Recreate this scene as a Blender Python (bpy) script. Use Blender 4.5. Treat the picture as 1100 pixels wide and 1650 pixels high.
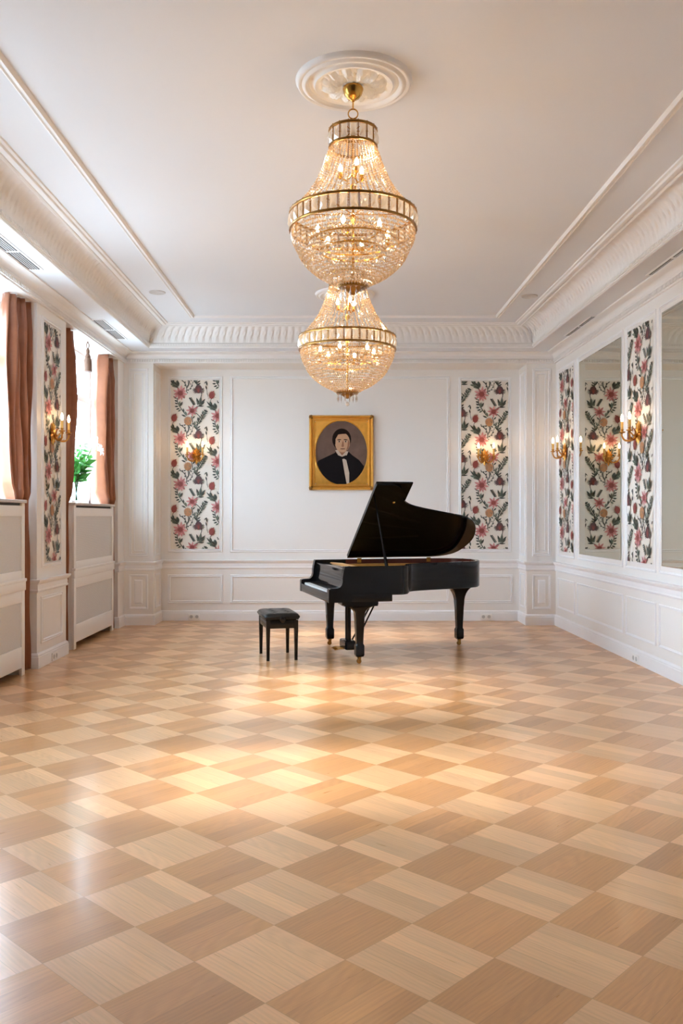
import bpy, bmesh, math, random
from math import sin, cos, pi, radians, sqrt, atan2
from mathutils import Vector, Matrix

for o in list(bpy.data.objects):
    bpy.data.objects.remove(o)
SC = bpy.context.scene
COL = SC.collection
random.seed(7)

# ------------------------------------------------------------------ camera, light, exposure
cam = bpy.data.cameras.new('camera')
cam.sensor_fit = 'AUTO'
cam.sensor_width = 36.0
cam.lens = 36.0 * 1390 / 1650
cam.shift_y = 7 / 1650
cam.clip_start = 0.05
cam_o = bpy.data.objects.new('camera', cam)
cam_o.location = (0, 0, 1.5)
cam_o.rotation_euler = (pi / 2, 0, 0)
COL.objects.link(cam_o)
SC.camera = cam_o

SC.view_settings.view_transform = 'Standard'
SC.view_settings.look = 'None'
SC.view_settings.gamma = 1.0
SC.view_settings.use_curve_mapping = False
SC.view_settings.exposure = 0.42

W = bpy.data.worlds.new('world')
SC.world = W
W.use_nodes = True
bg = W.node_tree.nodes['Background']
bg.inputs[0].default_value = (0.68, 0.85, 1.0, 1)
bg.inputs[1].default_value = 20.0
_n = W.node_tree.nodes
_tc = _n.new('ShaderNodeTexCoord'); _sp = _n.new('ShaderNodeSeparateXYZ'); _mr = _n.new('ShaderNodeMapRange'); _mx = _n.new('ShaderNodeMix')
_mx.data_type = 'RGBA'
_mr.inputs['From Min'].default_value = -0.12; _mr.inputs['From Max'].default_value = 0.10
_mx.inputs[6].default_value = (0.22, 0.28, 0.33, 1)      # pale pavement below the horizon
_mx.inputs[7].default_value = (0.60, 0.80, 1.0, 1)       # hazy sky
W.node_tree.links.new(_tc.outputs['Generated'], _sp.inputs[0]); W.node_tree.links.new(_sp.outputs[2], _mr.inputs['Value'])
W.node_tree.links.new(_mr.outputs[0], _mx.inputs[0]); W.node_tree.links.new(_mx.outputs[2], bg.inputs[0])

sun = bpy.data.lights.new('sun', 'SUN')
sun.energy = 6.5
sun.angle = radians(11)
sun.color = (1.0, 0.94, 0.90)
sun_o = bpy.data.objects.new('sun', sun)
ELEV = radians(37)
sun_o.rotation_euler = Vector((cos(ELEV), 0.06, -sin(ELEV))).to_track_quat('-Z', 'Y').to_euler()
sun_o.location = (-12, 6, 9)
COL.objects.link(sun_o)
BULB = 150.0      # radiance of a chandelier bulb
CANDLE = 40.0     # radiance of a candle bulb

SC.cycles.max_bounces = 10
SC.cycles.diffuse_bounces = 6
SC.cycles.transparent_max_bounces = 24
SC.cycles.caustics_reflective = False
SC.cycles.caustics_refractive = False
SC.cycles.sample_clamp_indirect = 8.0


# ------------------------------------------------------------------ materials
def s2l(r, g, b):
    f = lambda c: (c / 255 / 12.92) if c / 255 <= 0.04045 else ((c / 255 + 0.055) / 1.055) ** 2.4
    return (f(r), f(g), f(b), 1)


def mat(name, rgb, rough=0.5, metal=0.0, spec=0.5, bump=None, vary=None, coat=0.0, sheen=0.0):
    m = bpy.data.materials.new(name)
    m.use_nodes = True
    nt = m.node_tree
    p = nt.nodes['Principled BSDF']
    p.inputs['Base Color'].default_value = rgb
    p.inputs['Roughness'].default_value = rough
    p.inputs['Metallic'].default_value = metal
    p.inputs['Specular IOR Level'].default_value = spec
    p.inputs['Coat Weight'].default_value = coat
    p.inputs['Sheen Weight'].default_value = sheen
    if vary or bump:
        tc = nt.nodes.new('ShaderNodeTexCoord')
        nz = nt.nodes.new('ShaderNodeTexNoise')
        nz.inputs['Scale'].default_value = (vary or bump)[0]
        nz.inputs['Detail'].default_value = 4
        nt.links.new(tc.outputs['Object'], nz.inputs['Vector'])
        if vary:
            mx = nt.nodes.new('ShaderNodeMix')
            mx.data_type = 'RGBA'
            k = vary[1]
            mx.inputs[6].default_value = tuple(c * (1 - k) for c in rgb[:3]) + (1,)
            mx.inputs[7].default_value = tuple(min(1, c * (1 + k)) for c in rgb[:3]) + (1,)
            nt.links.new(nz.outputs['Fac'], mx.inputs[0])
            nt.links.new(mx.outputs[2], p.inputs['Base Color'])
        if bump:
            bp = nt.nodes.new('ShaderNodeBump')
            bp.inputs['Strength'].default_value = bump[1]
            bp.inputs['Distance'].default_value = 0.01
            nt.links.new(nz.outputs['Fac'], bp.inputs['Height'])
            nt.links.new(bp.outputs['Normal'], p.inputs['Normal'])
    return m


def emit(name, rgb, strength):
    m = bpy.data.materials.new(name)
    m.use_nodes = True
    nt = m.node_tree
    nt.nodes.remove(nt.nodes['Principled BSDF'])
    e = nt.nodes.new('ShaderNodeEmission')
    e.inputs[0].default_value = rgb
    e.inputs[1].default_value = strength
    nt.links.new(e.outputs[0], nt.nodes['Material Output'].inputs[0])
    return m


M = {}
M['wall'] = mat('wall_paint', s2l(241, 238, 234), 0.55, bump=(60, 0.03))
M['ceil'] = mat('ceiling_paint', s2l(229, 232, 237), 0.7, bump=(40, 0.03))
M['trim'] = mat('white_lacquer', s2l(245, 245, 246), 0.35, vary=(3, 0.01))
M['plaster'] = mat('plaster', s2l(240, 239, 238), 0.55, bump=(90, 0.04))
M['cab'] = mat('cabinet_white', s2l(246, 245, 243), 0.35, vary=(5, 0.01))
M['stone'] = mat('sill_stone', s2l(196, 186, 176), 0.3, vary=(30, 0.15))
M['dark'] = mat('recess_shade', s2l(62, 62, 64), 0.7, vary=(20, 0.1))  # shade inside slots and vents, given as a flat dark colour
M['paper'] = mat('wallpaper_ground', s2l(240, 233, 222), 0.6, vary=(40, 0.015))
M['pk'] = mat('print_pink', s2l(188, 118, 116), 0.6, vary=(60, 0.25))
M['pk2'] = mat('print_pale_pink', s2l(214, 150, 146), 0.6, vary=(60, 0.2))
M['rd'] = mat('print_red', s2l(142, 66, 60), 0.6, vary=(60, 0.25))
M['tn'] = mat('print_tan', s2l(186, 134, 92), 0.6, vary=(80, 0.25))
M['gr'] = mat('print_green', s2l(112, 122, 106), 0.6, vary=(60, 0.25))
M['dg'] = mat('print_dark_green', s2l(66, 72, 64), 0.6, vary=(60, 0.3))
M['pr'] = mat('print_purple', s2l(92, 64, 66), 0.6, vary=(60, 0.3))
M['black'] = mat('piano_lacquer', (0.006, 0.006, 0.0068, 1), 0.07, spec=0.2, vary=(3, 0.2))
M['satin'] = mat('black_wood', (0.008, 0.0075, 0.0075, 1), 0.25, spec=0.3, vary=(8, 0.3))
M['leather'] = mat('black_leather', (0.010, 0.010, 0.010, 1), 0.33, spec=0.35, bump=(150, 0.15))
M['inner'] = mat('mahogany_inner', s2l(84, 34, 24), 0.25, vary=(14, 0.3))
M['goldplate'] = mat('bronzed_plate', s2l(214, 160, 84), 0.35, metal=0.7, vary=(10, 0.1))
M['ivory'] = mat('key_white', s2l(236, 234, 228), 0.2, vary=(20, 0.02))
M['brass'] = mat('brass', s2l(206, 160, 82), 0.22, metal=1.0, vary=(30, 0.12))
M['oldbrass'] = mat('aged_brass', s2l(150, 112, 60), 0.3, metal=1.0, vary=(40, 0.25))
M['gilt'] = mat('gilt', s2l(232, 176, 82), 0.3, metal=0.7, vary=(18, 0.18))
M['ormolu'] = mat('ormolu', s2l(196, 140, 66), 0.3, metal=0.9, vary=(40, 0.3))
M['mirror'] = mat('mirror_glass', s2l(214, 214, 200), 0.0, metal=1.0, vary=(0.5, 0.005))
M['sockdark'] = mat('socket_grey', s2l(196, 196, 196), 0.5, vary=(20, 0.05))
M['sock'] = mat('socket_white', s2l(246, 245, 243), 0.7, vary=(20, 0.01))
M['ventm'] = mat('vent_metal', s2l(205, 205, 207), 0.4, metal=0.0, vary=(20, 0.05))
M['tassel'] = mat('tassel_thread', s2l(122, 90, 70), 0.7, vary=(120, 0.25), sheen=0.2)
M['petal'] = mat('lily_white', s2l(244, 246, 242), 0.5, vary=(30, 0.03))
M['leaf'] = mat('leaf_green', s2l(62, 140, 58), 0.45)
M['stem'] = mat('stem_green', s2l(84, 140, 70), 0.5, vary=(20, 0.2))
M['candle'] = mat('candle_sleeve', s2l(226, 180, 96), 0.45, vary=(20, 0.05))
M['bulb'] = emit('chandelier_bulb_glow', (1.0, 0.66, 0.34, 1), BULB)
M['flame'] = emit('candle_bulb_glow', (1.0, 0.66, 0.36, 1), CANDLE)


def translucent_mix(name, rgb, k, rough=0.4, sheen=0.3, nscale=(25, 0.12)):
    m = mat(name, rgb, rough, vary=nscale, sheen=sheen)
    nt = m.node_tree
    p = nt.nodes['Principled BSDF']
    t = nt.nodes.new('ShaderNodeBsdfTranslucent')
    t.inputs[0].default_value = rgb
    x = nt.nodes.new('ShaderNodeMixShader')
    x.inputs[0].default_value = k
    nt.links.new(p.outputs[0], x.inputs[1])
    nt.links.new(t.outputs[0], x.inputs[2])
    nt.links.new(x.outputs[0], nt.nodes['Material Output'].inputs[0])
    return m


M['leaf'] = translucent_mix('lily_leaf', s2l(78, 150, 70), 0.25, 0.4, 0.0, (9, 0.4))
M['petal'] = translucent_mix('lily_petal', s2l(246, 248, 244), 0.35, 0.5, 0.0, (30, 0.03))
M['curtain'] = translucent_mix('copper_silk', s2l(158, 98, 66), 0.12, 0.35, 0.4, (14, 0.2))


def crystal_mat(name, tint, clear, diff, trc=(0.97, 0.95, 0.92, 1)):
    m = bpy.data.materials.new(name)
    m.use_nodes = True
    nt = m.node_tree
    nt.nodes.remove(nt.nodes['Principled BSDF'])
    tr = nt.nodes.new('ShaderNodeBsdfTransparent')
    tr.inputs[0].default_value = trc
    gl = nt.nodes.new('ShaderNodeBsdfGlossy')
    gl.inputs['Color'].default_value = (1, 0.97, 0.93, 1)
    gl.inputs['Roughness'].default_value = 0.12
    tl = nt.nodes.new('ShaderNodeBsdfTranslucent')
    tl.inputs[0].default_value = tint
    df = nt.nodes.new('ShaderNodeBsdfDiffuse')
    df.inputs[0].default_value = tint
    a = nt.nodes.new('ShaderNodeMixShader')
    a.inputs[0].default_value = 0.45
    nt.links.new(tl.outputs[0], a.inputs[1])
    nt.links.new(df.outputs[0], a.inputs[2])
    b = nt.nodes.new('ShaderNodeMixShader')
    b.inputs[0].default_value = diff
    nt.links.new(gl.outputs[0], b.inputs[1])
    nt.links.new(a.outputs[0], b.inputs[2])
    c = nt.nodes.new('ShaderNodeMixShader')
    c.inputs[0].default_value = clear
    nt.links.new(b.outputs[0], c.inputs[1])
    nt.links.new(tr.outputs[0], c.inputs[2])
    nt.links.new(c.outputs[0], nt.nodes['Material Output'].inputs[0])
    return m


M['bead'] = crystal_mat('crystal_bead', (1.0, 0.76, 0.48, 1), 0.2, 0.6)
M['bead2'] = crystal_mat('crystal_bead_clear', (0.75, 0.62, 0.5, 1), 0.5, 0.15)  # darker bead mixed in at random, puts sparkle contrast into the colour
M['crystal'] = crystal_mat('crystal_plate', (0.95, 0.92, 0.88, 1), 0.35, 0.4)
M['drop'] = crystal_mat('crystal_drop', (0.95, 0.95, 0.95, 1), 0.5, 0.3)
M['vase'] = mat('vase_glass', (0.93, 0.97, 0.97, 1), 0.02)
M['vase'].node_tree.nodes['Principled BSDF'].inputs['Transmission Weight'].default_value = 1.0
M['pane'] = crystal_mat('window_glass', (0.9, 0.95, 1.0, 1), 0.95, 0.0, (1, 1, 1, 1))


def grille_mat():
    m = mat('radiator_mesh', s2l(206, 204, 202), 0.5)
    nt = m.node_tree
    p = nt.nodes['Principled BSDF']
    tc = nt.nodes.new('ShaderNodeTexCoord')
    mp = nt.nodes.new('ShaderNodeMapping')
    mp.inputs['Scale'].default_value = (1, 1, 1)
    ck = nt.nodes.new('ShaderNodeTexBrick')
    ck.inputs['Color1'].default_value = s2l(192, 192, 192)
    ck.inputs['Color2'].default_value = s2l(198, 197, 196)
    ck.inputs['Mortar'].default_value = s2l(226, 224, 220)
    ck.inputs['Scale'].default_value = 60
    ck.inputs['Mortar Size'].default_value = 0.14
    ck.inputs['Brick Width'].default_value = 0.6
    ck.inputs['Row Height'].default_value = 0.6
    sp = nt.nodes.new('ShaderNodeSeparateXYZ')
    cb = nt.nodes.new('ShaderNodeCombineXYZ')
    nt.links.new(tc.outputs['Object'], sp.inputs[0])
    nt.links.new(sp.outputs[1], cb.inputs[0])
    nt.links.new(sp.outputs[2], cb.inputs[1])
    nt.links.new(cb.outputs[0], ck.inputs['Vector'])
    nt.links.new(ck.outputs['Color'], p.inputs['Base Color'])
    return m


M['grille'] = grille_mat()


def canvas_mat():
    m = mat('canvas_ground', s2l(112, 90, 80), 0.5, vary=(7, 0.35))
    return m


M['cv_bg'] = canvas_mat()
M['cv_blk'] = mat('paint_black', s2l(24, 20, 22), 0.5, vary=(20, 0.2))
M['cv_skin'] = mat('paint_skin', s2l(196, 156, 124), 0.5, vary=(25, 0.12))
M['cv_sh'] = mat('paint_skin_brown', s2l(150, 106, 82), 0.5, vary=(25, 0.1))
M['cv_wh'] = mat('paint_shirt', s2l(196, 178, 160), 0.5, vary=(25, 0.12))
M['cv_hair'] = mat('paint_hair', s2l(34, 24, 20), 0.5, vary=(30, 0.3))
for _k in ('cv_bg', 'cv_blk', 'cv_skin', 'cv_sh', 'cv_wh', 'cv_hair'): M[_k].node_tree.nodes['Principled BSDF'].inputs['Specular IOR Level'].default_value = 0.08


def parquet_mat():
    m = bpy.data.materials.new('oak_parquet')
    m.use_nodes = True
    nt = m.node_tree
    N, L = nt.nodes.new, nt.links.new
    p = nt.nodes['Principled BSDF']
    at = N('ShaderNodeAttribute'); at.attribute_name = 'plank_tone'
    uv = N('ShaderNodeUVMap'); uv.uv_map = 'grain'
    ed = N('ShaderNodeUVMap'); ed.uv_map = 'edge'
    mp = N('ShaderNodeMapping'); mp.inputs['Scale'].default_value = (1.6, 26, 1)
    L(uv.outputs[0], mp.inputs['Vector'])
    n1 = N('ShaderNodeTexNoise'); n1.inputs['Scale'].default_value = 3.2; n1.inputs['Detail'].default_value = 6
    n1.inputs['Distortion'].default_value = 1.2
    L(mp.outputs[0], n1.inputs['Vector'])
    mp2 = N('ShaderNodeMapping'); mp2.inputs['Scale'].default_value = (2.0, 11, 1)
    L(uv.outputs[0], mp2.inputs['Vector'])
    wv = N('ShaderNodeTexWave'); wv.wave_type = 'RINGS'; wv.rings_direction = 'SPHERICAL'
    wv.inputs['Scale'].default_value = 1.6; wv.inputs['Distortion'].default_value = 9
    wv.inputs['Detail'].default_value = 2.5; wv.inputs['Detail Scale'].default_value = 0.8
    L(mp2.outputs[0], wv.inputs['Vector'])
    mr = N('ShaderNodeMapRange'); mr.inputs['From Min'].default_value = 0.25; mr.inputs['From Max'].default_value = 0.75
    mr.inputs['To Min'].default_value = 0.92; mr.inputs['To Max'].default_value = 1.06
    L(n1.outputs['Fac'], mr.inputs['Value'])
    mr2 = N('ShaderNodeMapRange'); mr2.inputs['To Min'].default_value = 0.955; mr2.inputs['To Max'].default_value = 1.02
    L(wv.outputs['Fac'], mr2.inputs['Value'])
    mu = N('ShaderNodeMath'); mu.operation = 'MULTIPLY'
    L(mr.outputs[0], mu.inputs[0]); L(mr2.outputs[0], mu.inputs[1])
    sc_ = N('ShaderNodeVectorMath'); sc_.operation = 'SCALE'
    L(at.outputs['Color'], sc_.inputs[0]); L(mu.outputs[0], sc_.inputs['Scale'])
    # seams
    sp = N('ShaderNodeSeparateXYZ'); L(ed.outputs[0], sp.inputs[0])
    def edge(sock, w):
        a = N('ShaderNodeMath'); a.operation = 'SUBTRACT'; a.inputs[1].default_value = 0.5; L(sock, a.inputs[0])
        b = N('ShaderNodeMath'); b.operation = 'ABSOLUTE'; L(a.outputs[0], b.inputs[0])
        c = N('ShaderNodeMath'); c.operation = 'GREATER_THAN'; c.inputs[1].default_value = 0.5 - w; L(b.outputs[0], c.inputs[0])
        return c.outputs[0]
    e = N('ShaderNodeMath'); e.operation = 'MAXIMUM'
    L(edge(sp.outputs[0], 0.0035), e.inputs[0]); L(edge(sp.outputs[1], 0.012), e.inputs[1])
    mx = N('ShaderNodeMix'); mx.data_type = 'RGBA'
    mx.inputs[7].default_value = s2l(150, 112, 76)
    k = N('ShaderNodeMath'); k.operation = 'MULTIPLY'; k.inputs[1].default_value = 0.35; L(e.outputs[0], k.inputs[0])
    L(k.outputs[0], mx.inputs[0]); L(sc_.outputs[0], mx.inputs[6])
    L(mx.outputs[2], p.inputs['Base Color'])
    p.inputs['Roughness'].default_value = 0.27
    rr = N('ShaderNodeMapRange'); rr.inputs['To Min'].default_value = 0.24; rr.inputs['To Max'].default_value = 0.36
    L(n1.outputs['Fac'], rr.inputs['Value']); L(rr.outputs[0], p.inputs['Roughness'])
    p.inputs['Specular IOR Level'].default_value = 0.5
    p.inputs['Coat Weight'].default_value = 0.45
    p.inputs['Coat Roughness'].default_value = 0.14
    bp = N('ShaderNodeBump'); bp.inputs['Strength'].default_value = 0.03; bp.inputs['Distance'].default_value = 0.004
    L(n1.outputs['Fac'], bp.inputs['Height']); L(bp.outputs[0], p.inputs['Normal'])
    return m


M['parquet'] = parquet_mat()


# ------------------------------------------------------------------ mesh builder
class MB:
    def __init__(s):
        s.v, s.f, s.m = [], [], []

    def add(s, vs, fs, mi=0):
        o = len(s.v)
        s.v += [tuple(p) for p in vs]
        for f in fs:
            s.f.append([i + o for i in f]); s.m.append(mi)

    def box(s, x0, x1, y0, y1, z0, z1, mi=0):
        s.add([(x0, y0, z0), (x1, y0, z0), (x1, y1, z0), (x0, y1, z0), (x0, y0, z1), (x1, y0, z1), (x1, y1, z1), (x0, y1, z1)],
              [(0, 3, 2, 1), (4, 5, 6, 7), (0, 1, 5, 4), (1, 2, 6, 5), (2, 3, 7, 6), (3, 0, 4, 7)], mi)

    def bbox(s, x0, x1, y0, y1, z0, z1, b, mi=0):
        """box with chamfered edges (rounded in two steps)"""
        x0, x1 = min(x0, x1), max(x0, x1); y0, y1 = min(y0, y1), max(y0, y1); z0, z1 = min(z0, z1), max(z0, z1)
        b = min(b, (x1 - x0) * .49, (y1 - y0) * .49, (z1 - z0) * .49)
        rings = []
        def ring(i, z):
            c = i
            return [(x0 + c, y0 + b, z), (x0 + b, y0 + c, z), (x1 - b, y0 + c, z), (x1 - c, y0 + b, z), (x1 - c, y1 - b, z), (x1 - b, y1 - c, z), (x0 + b, y1 - c, z), (x0 + c, y1 - b, z)]
        def inner(z):
            return [(x0 + b, y0 + b, z), (x0 + b, y0 + b, z), (x1 - b, y0 + b, z), (x1 - b, y0 + b, z), (x1 - b, y1 - b, z), (x1 - b, y1 - b, z), (x0 + b, y1 - b, z), (x0 + b, y1 - b, z)]
        k = b * .3
        rings = [ring(b * .98, z0), ring(k, z0 + k), ring(0, z0 + b), ring(0, z1 - b), ring(k, z1 - k), ring(b * .98, z1)]
        s.loft(rings, mi, True, True)

    def loft(s, rings, mi=0, cap0=False, cap1=False, closed=True):
        o = len(s.v); n = len(rings[0])
        for r in rings:
            s.v += [tuple(p) for p in r]
        for i in range(len(rings) - 1):
            for j in range(n if closed else n - 1):
                a, b = o + i * n + j, o + i * n + (j + 1) % n
                s.f.append([a, b, b + n, a + n]); s.m.append(mi)
        if cap0:
            s.f.append([o + j for j in range(n)][::-1]); s.m.append(mi)
        if cap1:
            s.f.append([o + (len(rings) - 1) * n + j for j in range(n)]); s.m.append(mi)

    def lathe(s, prof, c=(0, 0, 0), n=20, mi=0, cap=True, T=None):
        rings = []
        for r, z in prof:
            ring = [Vector((r * cos(2 * pi * j / n), r * sin(2 * pi * j / n), z)) for j in range(n)]
            if T is not None:
                ring = [T @ p for p in ring]
            rings.append([p + Vector(c) for p in ring])
        s.loft(rings, mi, cap, cap)

    def tube(s, path, r, n=8, mi=0, cap=True):
        P = [Vector(p) for p in path]
        rad = r if isinstance(r, (list, tuple)) else [r] * len(P)
        rings = []
        up = Vector((0, 0, 1))
        prev = None
        for i, p in enumerate(P):
            t = (P[min(i + 1, len(P) - 1)] - P[max(i - 1, 0)])
            t = t.normalized() if t.length > 1e-9 else Vector((0, 0, 1))
            if prev is None:
                a = up if abs(t.z) < 0.9 else Vector((1, 0, 0))
                u = t.cross(a).normalized()
            else:
                u = (prev - t * prev.dot(t)).normalized()
            prev = u
            w = t.cross(u)
            rings.append([p + (u * cos(2 * pi * j / n) + w * sin(2 * pi * j / n)) * rad[i] for j in range(n)])
        s.loft(rings, mi, cap, cap)

    def gem(s, c, r, rz=None, n=6, mi=0, ph=0.0):
        rz = rz or r
        x, y, z = c
        vs = [(x, y, z + rz)] + [(x + r * cos(2 * pi * j / n + ph), y + r * sin(2 * pi * j / n + ph), z) for j in range(n)] + [(x, y, z - rz)]
        fs = [(0, 1 + j, 1 + (j + 1) % n) for j in range(n)] + [(n + 1, 1 + (j + 1) % n, 1 + j) for j in range(n)]
        s.add(vs, fs, mi)

    def prism(s, poly, fn, a, b, mi=0):
        """poly: 2-D points; fn(p, q, t) -> xyz"""
        n = len(poly)
        s.add([fn(p[0], p[1], a) for p in poly] + [fn(p[0], p[1], b) for p in poly],
              [list(range(n))[::-1], list(range(n, 2 * n))] + [[j, (j + 1) % n, n + (j + 1) % n, n + j] for j in range(n)], mi)

    def sweep(s, path, prof, mi=0, close_prof=False):
        pts = [Vector(p) for p in path]
        ns = []
        for i in range(len(pts) - 1):
            d = (pts[i + 1] - pts[i]).normalized()
            ns.append(Vector((d.y, -d.x)))
        rings = []
        for i, p in enumerate(pts):
            if i == 0: m_ = ns[0]
            elif i == len(pts) - 1: m_ = ns[-1]
            else:
                m_ = (ns[i - 1] + ns[i]) / (1 + ns[i - 1].dot(ns[i]))
            rings.append([(p.x + m_.x * d, p.y + m_.y * d, z) for d, z in prof])
        s.loft(rings, mi, close_prof, close_prof, closed=close_prof)

    def frame(s, O, U, Nn, u0, u1, z0, z1, prof, mi=0):
        """mitred rectangular moulding: prof (inset, out)"""
        O, U, Nn = Vector(O), Vector(U), Vector(Nn)
        cs = [(u0, z0, 1, 1), (u1, z0, -1, 1), (u1, z1, -1, -1), (u0, z1, 1, -1)]
        rings = []
        for u, z, a, b in cs + cs[:1]:
            rings.append([O + U * (u + a * i) + Vector((0, 0, z + b * i)) + Nn * o for i, o in prof])
        s.loft(rings, mi, closed=False)

    def build(s, name, mats, parent=None, origin=None, smooth=30, recalc=True):
        me = bpy.data.meshes.new(name)
        vs = s.v
        if origin is not None:
            vs = [(x - origin[0], y - origin[1], z - origin[2]) for x, y, z in vs]
        me.from_pydata(vs, [], s.f)
        if not isinstance(mats, (list, tuple)): mats = [mats]
        for m in mats: me.materials.append(m)
        for p, mi in zip(me.polygons, s.m): p.material_index = mi
        me.validate()
        if recalc:
            b = bmesh.new(); b.from_mesh(me)
            bmesh.ops.recalc_face_normals(b, faces=b.faces)
            b.to_mesh(me); b.free()
        if smooth:
            me.shade_smooth()
            me.set_sharp_from_angle(angle=radians(smooth))
        o = bpy.data.objects.new(name, me)
        COL.objects.link(o)
        if origin is not None: o.location = origin
        if parent: o.parent = parent
        return o


def tag(o, label=None, cat=None, group=None, kind=None):
    if label: o['label'] = label
    if cat: o['category'] = cat
    if group: o['group'] = group
    if kind: o['kind'] = kind
    return o


def empty(name, loc, rz=0.0):
    o = bpy.data.objects.new(name, None)
    o.empty_display_size = 0.1
    o.location = loc
    o.rotation_euler = (0, 0, rz)
    COL.objects.link(o)
    return o


def struct(o):
    o['kind'] = 'structure'
    return o


def spline(pts, n):
    """Catmull-Rom through 2-D/3-D points, n samples per span"""
    P = [Vector(p) for p in pts]
    out = []
    for i in range(len(P) - 1):
        p0, p1, p2, p3 = P[max(i - 1, 0)], P[i], P[i + 1], P[min(i + 2, len(P) - 1)]
        for k in range(n):
            t = k / n
            out.append(0.5 * ((2 * p1) + (p2 - p0) * t + (2 * p0 - 5 * p1 + 4 * p2 - p3) * t * t + (3 * p1 - p0 - 3 * p2 + p3) * t ** 3))
    out.append(P[-1])
    return out


def interp(tab, x):
    for (a, b), (c, d) in zip(tab, tab[1:]):
        if (a - x) * (c - x) <= 0 and a != c:
            return b + (d - b) * (x - a) / (c - a)
    return tab[0][1] if abs(x - tab[0][0]) < abs(x - tab[-1][0]) else tab[-1][1]


# ------------------------------------------------------------------ room numbers
XL = -3.0
YB = 12.41          # back wall of the recess
YP = 11.894         # front of the pilasters
YF = -2.5           # wall behind the viewer
ZC, ZS, ZK = 4.02, 3.75, 3.61   # ceiling, soffit, bottom of cornice
SL = 0.0225
def RX(base, y): return base + (YP - y) * SL
XR = 2.952
PLX, PRX = -2.593, 2.552        # inner edges of the pilasters
WIN = [(9.40, 11.58), (6.32, 8.50), (4.1, 5.42)]
SILL = 1.65

# ------------------------------------------------------------------ floor
def make_floor():
    S, n = 0.3588, 4
    phi = radians(46.4)
    e1 = Vector((cos(phi), sin(phi))); e2 = Vector((sin(phi), -cos(phi)))
    V0 = Vector((0.0, 3.425))
    mb = MB(); tones = []; grain = []; edges = []
    R = random.Random(3)
    for i in range(-45, 46):
        for j in range(-45, 46):
            c = V0 + e1 * (i + .5) * S + e2 * (j + .5) * S
            if not (-3.8 < c.x < 3.7 and -2.9 < c.y < 12.8): continue
            par = (i + j) % 2
            tile = R.uniform(-.04, .04)
            for k in range(n):
                if par == 0:
                    a0, a1, b0, b1 = k / n, (k + 1) / n, 0, 1
                    q = [(a0, b0), (a0, b1), (a1, b1), (a1, b0)]
                else:
                    a0, a1, b0, b1 = 0, 1, k / n, (k + 1) / n
                    q = [(a0, b0), (a1, b0), (a1, b1), (a0, b1)]
                vs = [V0 + e1 * (i + a) * S + e2 * (j + b) * S for a, b in q]
                mb.add([(p.x, p.y, 0) for p in vs], [(0, 1, 2, 3)])
                t = R.uniform(-.11, .11) + tile
                if R.random() < .12: t -= .06
                base = s2l(236, 187, 137) if par == 0 else s2l(211, 155, 101)  # sheen that changes with grain direction, painted as two base tones
                h = R.uniform(-.02, .02)
                tones.append((base[0] * (1 + t), base[1] * (1 + t + h * .3), base[2] * (1 + t + h * .7), 1))
                ox, oy = R.uniform(0, 40), R.uniform(0, 40)
                grain.append([(ox, oy), (ox + S, oy), (ox + S, oy + S / n), (ox, oy + S / n)])
                edges.append([(0, 0), (1, 0), (1, 1), (0, 1)])
    o = mb.build('floor', M['parquet'], smooth=0, recalc=False)
    me = o.data
    at = me.attributes.new('plank_tone', 'FLOAT_COLOR', 'FACE')
    for i, t in enumerate(tones): at.data[i].color = t
    for nm, data in (('grain', grain), ('edge', edges)):
        uv = me.uv_layers.new(name=nm)
        for p in me.polygons:
            for l, q in zip(p.loop_indices, data[p.index]): uv.data[l].uv = q
    # make sure the faces look up
    b = bmesh.new(); b.from_mesh(me)
    for f in b.faces:
        f.normal_update()
        if f.normal.z < 0: f.normal_flip()
    b.to_mesh(me); b.free()
    struct(o)
make_floor()

# ------------------------------------------------------------------ walls
mb = MB()
piers = [(YF, 4.1), (5.42, 6.32), (8.50, 9.40), (11.58, YB + .2)]
for a, b in piers: mb.box(XL - .5, XL, a, b, 0, ZK)
for a, b in WIN: mb.box(XL - .5, XL - .36, a, b, 0, SILL - .02)
mb.box(XL - .5, XL, YF, YB + .2, ZK, 4.3)
wall_left = struct(mb.build('wall_left', M['wall'], smooth=0))

mb = MB()
mb.prism([(RX(XR, YB + .2), YB + .2), (RX(XR, YB + .2) + .25, YB + .2), (RX(XR, YF) + .25, YF), (RX(XR, YF), YF)], lambda x, y, t: (x, y, t), 0, 4.3)
wall_right = struct(mb.build('wall_right', M['wall'], smooth=0))

mb = MB()
mb.box(XL - .5, 3.3, YB, YB + .2, 0, 4.3)
mb.box(XL, XR + .1, YP, YB, ZK, 4.3)
wall_back = struct(mb.build('wall_back', M['wall'], smooth=0))
mb = MB(); mb.box(XL, PLX, YP, YB, 0, ZK)
mb.build('pilaster', M['wall'], wall_back, smooth=0)
mb = MB(); mb.box(PRX, XR + .01, YP, YB, 0, ZK)
mb.build('pilaster', M['wall'], wall_back, smooth=0)
mb = MB(); mb.box(XL - .5, 3.6, YF - .2, YF, 0, 4.3)
wall_front = struct(mb.build('wall_front', mat('dark_wall_unseen', s2l(84, 70, 60), 0.5, vary=(6, 0.2)), smooth=0))  # unseen wall, colour darkened to cut bounce light and piano reflections

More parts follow.
